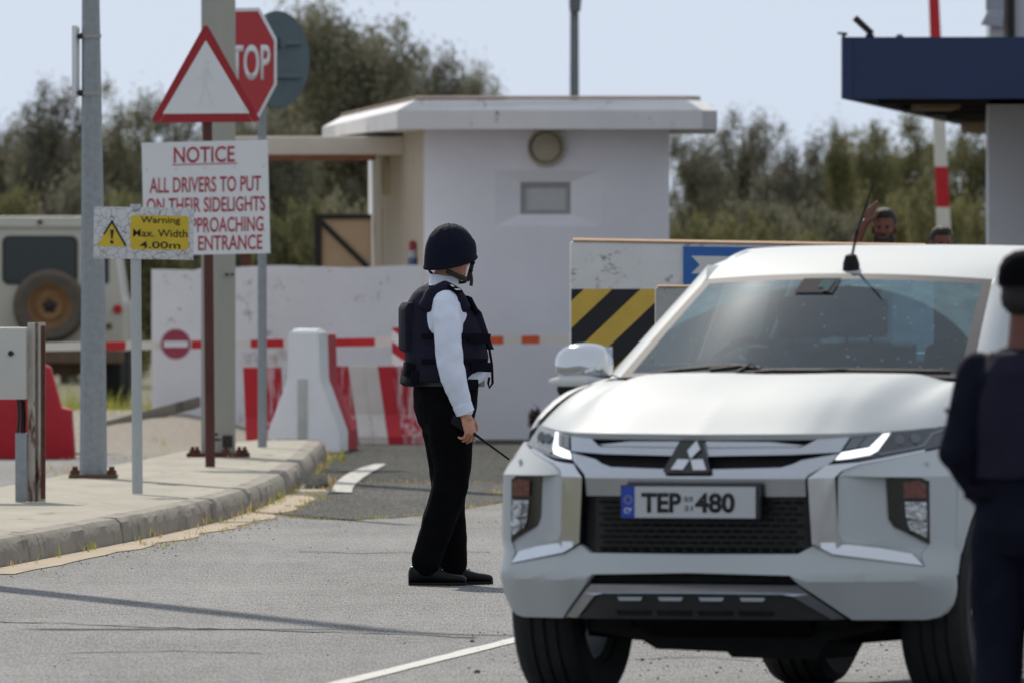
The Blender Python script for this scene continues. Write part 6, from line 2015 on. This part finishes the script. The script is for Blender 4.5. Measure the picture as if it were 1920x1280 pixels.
vest_part("back_pouch", [(-.245, -.12, 1.07), (-.20, -.12, 1.05), (-.20, -.12, 1.13), (-.238, -.12, 1.14)], (0, .1, 0), M_vestd, .01)
vest_part("hem_band", [(-.225, -.14, 1.03), (-.20, -.14, 1.01), (-.17, -.14, 1.09), (-.215, -.14, 1.1)], (0, .28, 0), M_vestd, .006)
for z0, x0, x1 in ((1.235, .07, .19), (1.09, .08, .20)):
    vest_part("front_pouch", [(x0, -.20, z0), (x1 - .01, -.175, z0 - .004), (x1, -.17, z0 + .045), (x0, -.195, z0 + .048)], (-.004, .03, 0), M_vestd, .005)
vest_part("chest_flap", [(.10, -.10, 1.44), (.155, -.10, 1.39), (.212, -.10, 1.22), (.222, -.10, 1.20), (.195, -.10, 1.20), (.12, -.10, 1.37)], (0, .2, 0), M_vest, .008)
vest_part("chest_flap", [(.075, -.12, 1.475), (.10, -.12, 1.465), (.145, -.12, 1.38), (.125, -.12, 1.375)], (0, .05, 0), M_vestd, .005)
for s in (-1, 1):
    for z in (1.14, 1.27):
        mb = MB(); mb.tube([(-.17, s * .158, z), (-.06, s * .196, z), (.06, s * .196, z), (.17, s * .152, z)], .014, 8, flat=(1, .5)); mb.build("side_strap", M_vestd, ve)
mb = MB(); mb.tube([(.196, -.07, 1.23), (.212, -.08, 1.12), (.215, -.08, 1.03), (.198, -.08, 1.005), (.192, -.08, 1.03), (.198, -.08, 1.06)], .0065, 8); mb.build("hanging_strap", M_vestd, ve)
# epaulette
mb = MB()
c = Vector((-.012, -.165, 1.496)); ax = Vector((.55, -.72, -.42)).normalized(); sd = ax.cross(Vector((0, 0, 1))).normalized(); nn = sd.cross(ax).normalized()
q = [c + ax * a + sd * b + nn * .022 for a, b in ((-.05, -.026), (.045, -.026), (.045, .026), (-.05, .026))]
mb.prism(q, -nn * .008, .002)
ep = mb.build("epaulette", M_trou, sh)
mb = MB()
for a in (-.012, ):
    cc = c + ax * a + nn * .024; mb.prism([cc + ax * .014, cc + sd * .012, cc - ax * .014, cc - sd * .012], nn * .003)
for b in (-.014, 0, .014):
    cc = c + ax * .030 + sd * b + nn * .0235; mb.prism([cc + ax * .007 + sd * .005, cc + ax * .007 - sd * .005, cc - ax * .007 - sd * .005, cc - ax * .007 + sd * .005], nn * .002)
mb.build("rank_badge", M_signwhite, ep, smooth=0)
# helmet with cloth cover
mb = MB()
RZh = Matrix.Translation(hc) @ Matrix.Rotation(HY, 4, 'Z')
sections = [(-.070, .138, .122, -.012), (-.045, .141, .125, -.012), (.0, .140, .124, -.010), (.05, .135, .119, -.008), (.095, .120, .106, -.008), (.130, .094, .084, -.01), (.155, .060, .054, -.012), (.168, .024, .022, -.012)]
fine = []
for p, q in zip(sections, sections[1:]):
    for k in range(4): fine.append(tuple(x + (y - x) * k / 4 for x, y in zip(p, q)))
fine.append(sections[-1])
RX = pchip([(s_[0], s_[1]) for s_ in sections]); RY = pchip([(s_[0], s_[2]) for s_ in sections])
rings = []
for j, (z, rx, ry, cx) in enumerate(fine):
    rx, ry = RX(z), RY(z)
    q = []
    for k in range(72):
        a = 2 * math.pi * k / 72
        fr = max(0, 1 - (z + .07) / .165)
        zz = z + fr * (.074 * (.5 + .5 * math.cos(a)) ** 1.1)
        up = sstep(-.02, .10, z)
        rid = abs(noise.noise((math.cos(a) * 2.2 + z * 6, math.sin(a) * 2.2, z * 14)))
        fold = 1 + .006 * noise.noise((math.cos(a) * 4, math.sin(a) * 4, z * 22)) + up * (.035 * (.5 - rid) ** 1 if rid < .5 else 0)
        rim = .006 if j < 3 else 0
        q.append(RZh @ Vector((cx + (rx + rim) * fold * math.cos(a) + .012 * fr * max(0, math.cos(a)), (ry + rim) * fold * math.sin(a), zz + up * .006 * noise.noise((math.cos(a) * 3, math.sin(a) * 3, 7)))))
    rings.append(q)
mb.loft(rings)
he = mb.build("helmet", M_helm, OFF, smooth=70)
mb = MB()
Hp = lambda x, y, z: RZh @ Vector((x, y, z))
mb.tube([Hp(-.105, -.060, -.072), Hp(-.07, -.082, -.090), Hp(-.02, -.086, -.105), Hp(.03, -.072, -.115), Hp(.065, -.045, -.125), Hp(.078, 0, -.130), Hp(.065, .045, -.125), Hp(-.02, .086, -.105), Hp(-.105, .06, -.072)], .0125, 8, flat=(1, .3))
mb.tube([Hp(.062, -.092, .0), Hp(.062, -.082, -.05), Hp(.06, -.066, -.10), Hp(.058, -.054, -.125)], .011, 8, flat=(1, .35))
mb.tube([Hp(.062, .092, .0), Hp(.062, .082, -.05), Hp(.06, .066, -.10), Hp(.058, .054, -.125)], .011, 8, flat=(1, .35))
mb.tube([Hp(.066, -.072, -.085), Hp(.07, -.074, -.12), Hp(.069, -.072, -.15)], .009, 8, flat=(1, .3))
st = mb.build("chin_strap", M_strap, he, smooth=50)
mb = MB(); mb.ell(Hp(.063, -.09, -.03), (.012, .01, .014)); mb.ell(Hp(.062, -.078, -.07), (.011, .01, .012)); mb.build("buckle", M_trimblk, st)
# radio in the hand: a thing of its own
hcen = wr + Vector((-.014, -.010, -.056))
RAD = thing("radio", "black handheld radio with a long thin aerial in the officer's hand", "radio", OFF.matrix_basis @ hcen if False else (0, 0, 0))
Mo = Matrix.Translation((-.326, 87.0, 0)) @ Matrix.Rotation(math.radians(12), 4, 'Z')
pW = Mo @ hcen
RAD.location = pW
d = Vector((.83, 0, -.58)).normalized(); up_ = Vector((.55, 0, .83)).normalized()
def rp(a, b, c): return d * a + up_ * b + Vector((0, 1, 0)) * c
mb = MB(); mb.prism([rp(-.075, -.024, .0), rp(.040, -.022, .0), rp(.040, .022, .0), rp(-.075, .024, .0)], (0, .034, 0), .006); mb.build("case", M_trimblk, RAD)
mb = MB(); mb.tube([rp(.045, 0, .017), rp(.07, .0, .017), rp(.10, .0, .017), rp(.290, -.004, .017)], [.009, .008, .0065, .005], 10); mb.build("aerial", M_trimblk, RAD)
mb = MB(); mb.cyl(rp(.045, -.015, .017), rp(.058, -.015, .017), .006, n=10); mb.cyl(rp(.045, .014, .017), rp(.056, .014, .017), .005, n=10); mb.build("knobs", M_greyp, RAD)

# ---------- generic standing figures
def figure(label, loc, rz, scale, arms, skin, top, trou, hairm, head_yaw=0, beard=False, cap=False, hair=True, wide=1.0, vestm=None):
    t = thing("person", label, "person", loc, rz)
    t.scale = (scale,) * 3
    mb = MB()
    hc = Vector((.025, 0, 1.655)); H = head_into(mb, hc, head_yaw)
    limb(mb, [(-.02, 0, 1.40), (-.005, 0, 1.50), (.012, 0, 1.59)], [.075, .062, .060])
    ringloft(mb, [(1.46, -.02, 0, .07, .13), (1.38, -.02, 0, .105, .165 * wide), (1.2, 0, 0, .115, .15 * wide), (1.02, 0, 0, .115, .145 * wide), (.92, 0, 0, .115, .16), (.82, 0, 0, .09, .13)])
    for s in (-1, 1):
        limb(mb, [(0, s * .085, .88), (.005, s * .09, .68), (.01, s * .095, .50), (-.02, s * .10, .30), (-.03, s * .10, .09)], [.085, .075, .054, .054, .038]); mb.ell((.04, s * .105, .045), (.10, .038, .03))
    for s, (el, wrp, fwd, back, side, cu) in zip((-1, 1), [a[:6] for a in arms]):
        limb(mb, [(-.02, s * .175 * wide, 1.385), Vector(el) + (Vector((-.02, s * .175 * wide, 1.385)) - Vector(el)) * .5, el, Vector(el).lerp(Vector(wrp), .5), wrp], [.056, .05, .042, .038, .027])
        hand_into(mb, wrp, fwd, back, side, cu)
    remeshed(mb, "body", skin, t, .007, smooth=3)
    eyes(H, t)
    R4 = Matrix.Rotation(head_yaw, 4, 'Z')
    if hair:
        mb = MB(); mb.ell(H @ Vector((-.022, 0, .035)), (.096, .084, .098), R4, n=24, m=14); mb.ell(H @ Vector((.01, 0, .085)), (.085, .07, .046), R4, n=20, m=10); mb.ell(H @ Vector((-.055, 0, -.02)), (.058, .074, .06), R4); remeshed(mb, "hair", hairm, t, .007, smooth=2, wrinkle=(.004, (40, 40, 40)))
    if beard:
        mb = MB(); mb.ell(H @ Vector((.062, 0, -.098)), (.042, .048, .036), R4); mb.ell(H @ Vector((.03, .052, -.075)), (.04, .02, .045), R4); mb.ell(H @ Vector((.03, -.052, -.075)), (.04, .02, .045), R4); mb.ell(H @ Vector((.092, 0, -.06)), (.012, .03, .007), R4); remeshed(mb, "beard", hairm, t, .006, smooth=2, wrinkle=(.003, (40, 40, 40)))
    mb = MB()
    ringloft(mb, [(1.475, -.01, 0, .07, .085), (1.44, -.02, 0, .09, .14 * wide), (1.385, -.02, 0, .125, .19 * wide), (1.2, 0, 0, .14, .18 * wide), (1.02, .0, 0, .138, .172 * wide), (.94, 0, 0, .135, .178)])
    for s, a in zip((-1, 1), arms):
        el, wrp = Vector(a[0]), Vector(a[1]); sh0 = Vector((-.02, s * .17 * wide, 1.385))
        end = el.lerp(wrp, a[6] if len(a) > 6 else .9)
        limb(mb, [sh0, sh0.lerp(el, .5), el, el.lerp(end, .5), end], [.082, .076, .066, .058, .046])
    sh = remeshed(mb, "jacket" if vestm else "shirt", top, t, .010, smooth=3, wrinkle=(.007, (10, 10, 8)))
    mb = MB()
    ringloft(mb, [(.97, 0, 0, .138, .172), (.88, -.005, 0, .14, .182), (.80, 0, 0, .11, .15)])
    for s in (-1, 1): limb(mb, [(0, s * .09, .86), (.005, s * .095, .68), (.01, s * .098, .50), (-.01, s * .10, .30), (-.02, s * .10, .09)], [.105, .10, .085, .078, .075])
    remeshed(mb, "trousers", trou, t, .011, smooth=3, wrinkle=(.006, (9, 9, 7)))
    for s in (-1, 1): shoe(t, (-.02, s * .105), s * .12)
    if cap:
        mb = MB(); Z = Matrix.Translation(hc) @ R4
        rg_ = []
        for z, rx, ry in ((.018, .112, .096), (.045, .113, .097), (.08, .108, .093), (.112, .088, .076), (.132, .050, .044), (.137, .015, .013)):
            rg_.append([Z @ Vector((-.012 + rx * math.cos(a) * (1 + .01 * math.sin(5 * a)), ry * math.sin(a), z)) for a in [k * 2 * math.pi / 32 for k in range(32)]])
        mb.loft(rg_); cp = mb.build("cap", M_trou, t, smooth=70)
        mb = MB(); mb.prism([Z @ Vector((.08 + .09 * math.cos(a), .075 * math.sin(a), .026 - .012 * math.cos(a))) for a in [-1.57 + k * 3.14 / 12 for k in range(13)]], (0, 0, .006)); mb.build("peak", M_trou, cp)
    return t, sh

hang = lambda s: ((-.03, s * .235, 1.10), (.04, s * .24, .86), (.15, 0, -1), (0, s, 0), (1, 0, .1), (.35, .4, .45, .5))
# nearest figure, cut by the right picture edge
NX, ND = 1.60, 53.0
t, sh = figure("man in dark navy uniform and black cap seen from behind beside the pick-up's wheel", (NX, ND, 0), math.radians(70), .958,
    [((-.05, -.25, 1.13), (.14, -.21, .98), (.9, .35, -.25), (-.2, -1, .3), (.3, 0, 1), (.6, .7, .8, .8), .93), ((-.085, .205, 1.135), (.045, .135, .95), (.45, -.25, -.9), (-.2, 1, -.1), (1, 0, .3), (.5, .55, .6, .65), .82)],
    M_skin2, M_navycl, M_navycl, M_hair, head_yaw=math.radians(-8), cap=True, wide=.88, vestm=True)
mb = MB(); mb.box(-.13, .12, -.175, .175, .985, 1.03, .008); mb.build("belt", M_vestd, t)
mb = MB()
ringloft(mb, [(1.46, -.02, 0, .10, .12), (1.40, -.025, 0, .135, .13), (1.25, -.01, 0, .158, .162), (1.05, -.005, 0, .156, .168)]); remeshed(mb, "vest", M_vest, t, .010, smooth=3, wrinkle=(.004, (10, 10, 10)))
mb = MB(); mb.prism([(-.05, .262, 1.28), (-.0, .262, 1.275), (-.005, .262, 1.26), (-.05, .262, 1.265)], (0, .004, 0)); mb.build("sleeve_badge", P("pale_badge", lin(140, 142, 150), .7), sh)
mb = MB(); mb.prism([(.07, .19, .955), (.10, .19, .95), (.13, .185, .90), (.10, .185, .895)], (0, .012, 0), .002); mb.build("folded_paper", M_signwhite, t)
# two men beyond the striped block
D = 122
t, sh = figure("bearded man in a dark top raising one arm beyond the pick-up's roof", (gx(1659, D), D, .15), math.radians(-98), 1.035,
    [((.14, -.24, 1.43), (.10, -.13, 1.67), (-.1, .35, 1), (-.3, -1, 0), (.3, .4, 0), (.2, .2, .25, .3), .15), hang(1)], M_skin2, M_trou, M_trou, M_hair, beard=True, wide=1.18)
D = 125
t, sh = figure("dark haired man of whom only the face shows above the pick-up's roof", (gx(1764, D), D, .15), math.radians(-80), .965, [hang(-1), hang(1)], M_skin2, M_navycl, M_trou, M_hair, head_yaw=.1)
mb = MB(); mb.box(gx(1575, 122), 12, 119, 130, -.02, .15, .01); tag(mb.build("pavement", M_pave), kind="structure")

# ------------------------------------------------------------------ finish
bpy.context.view_layer.update()
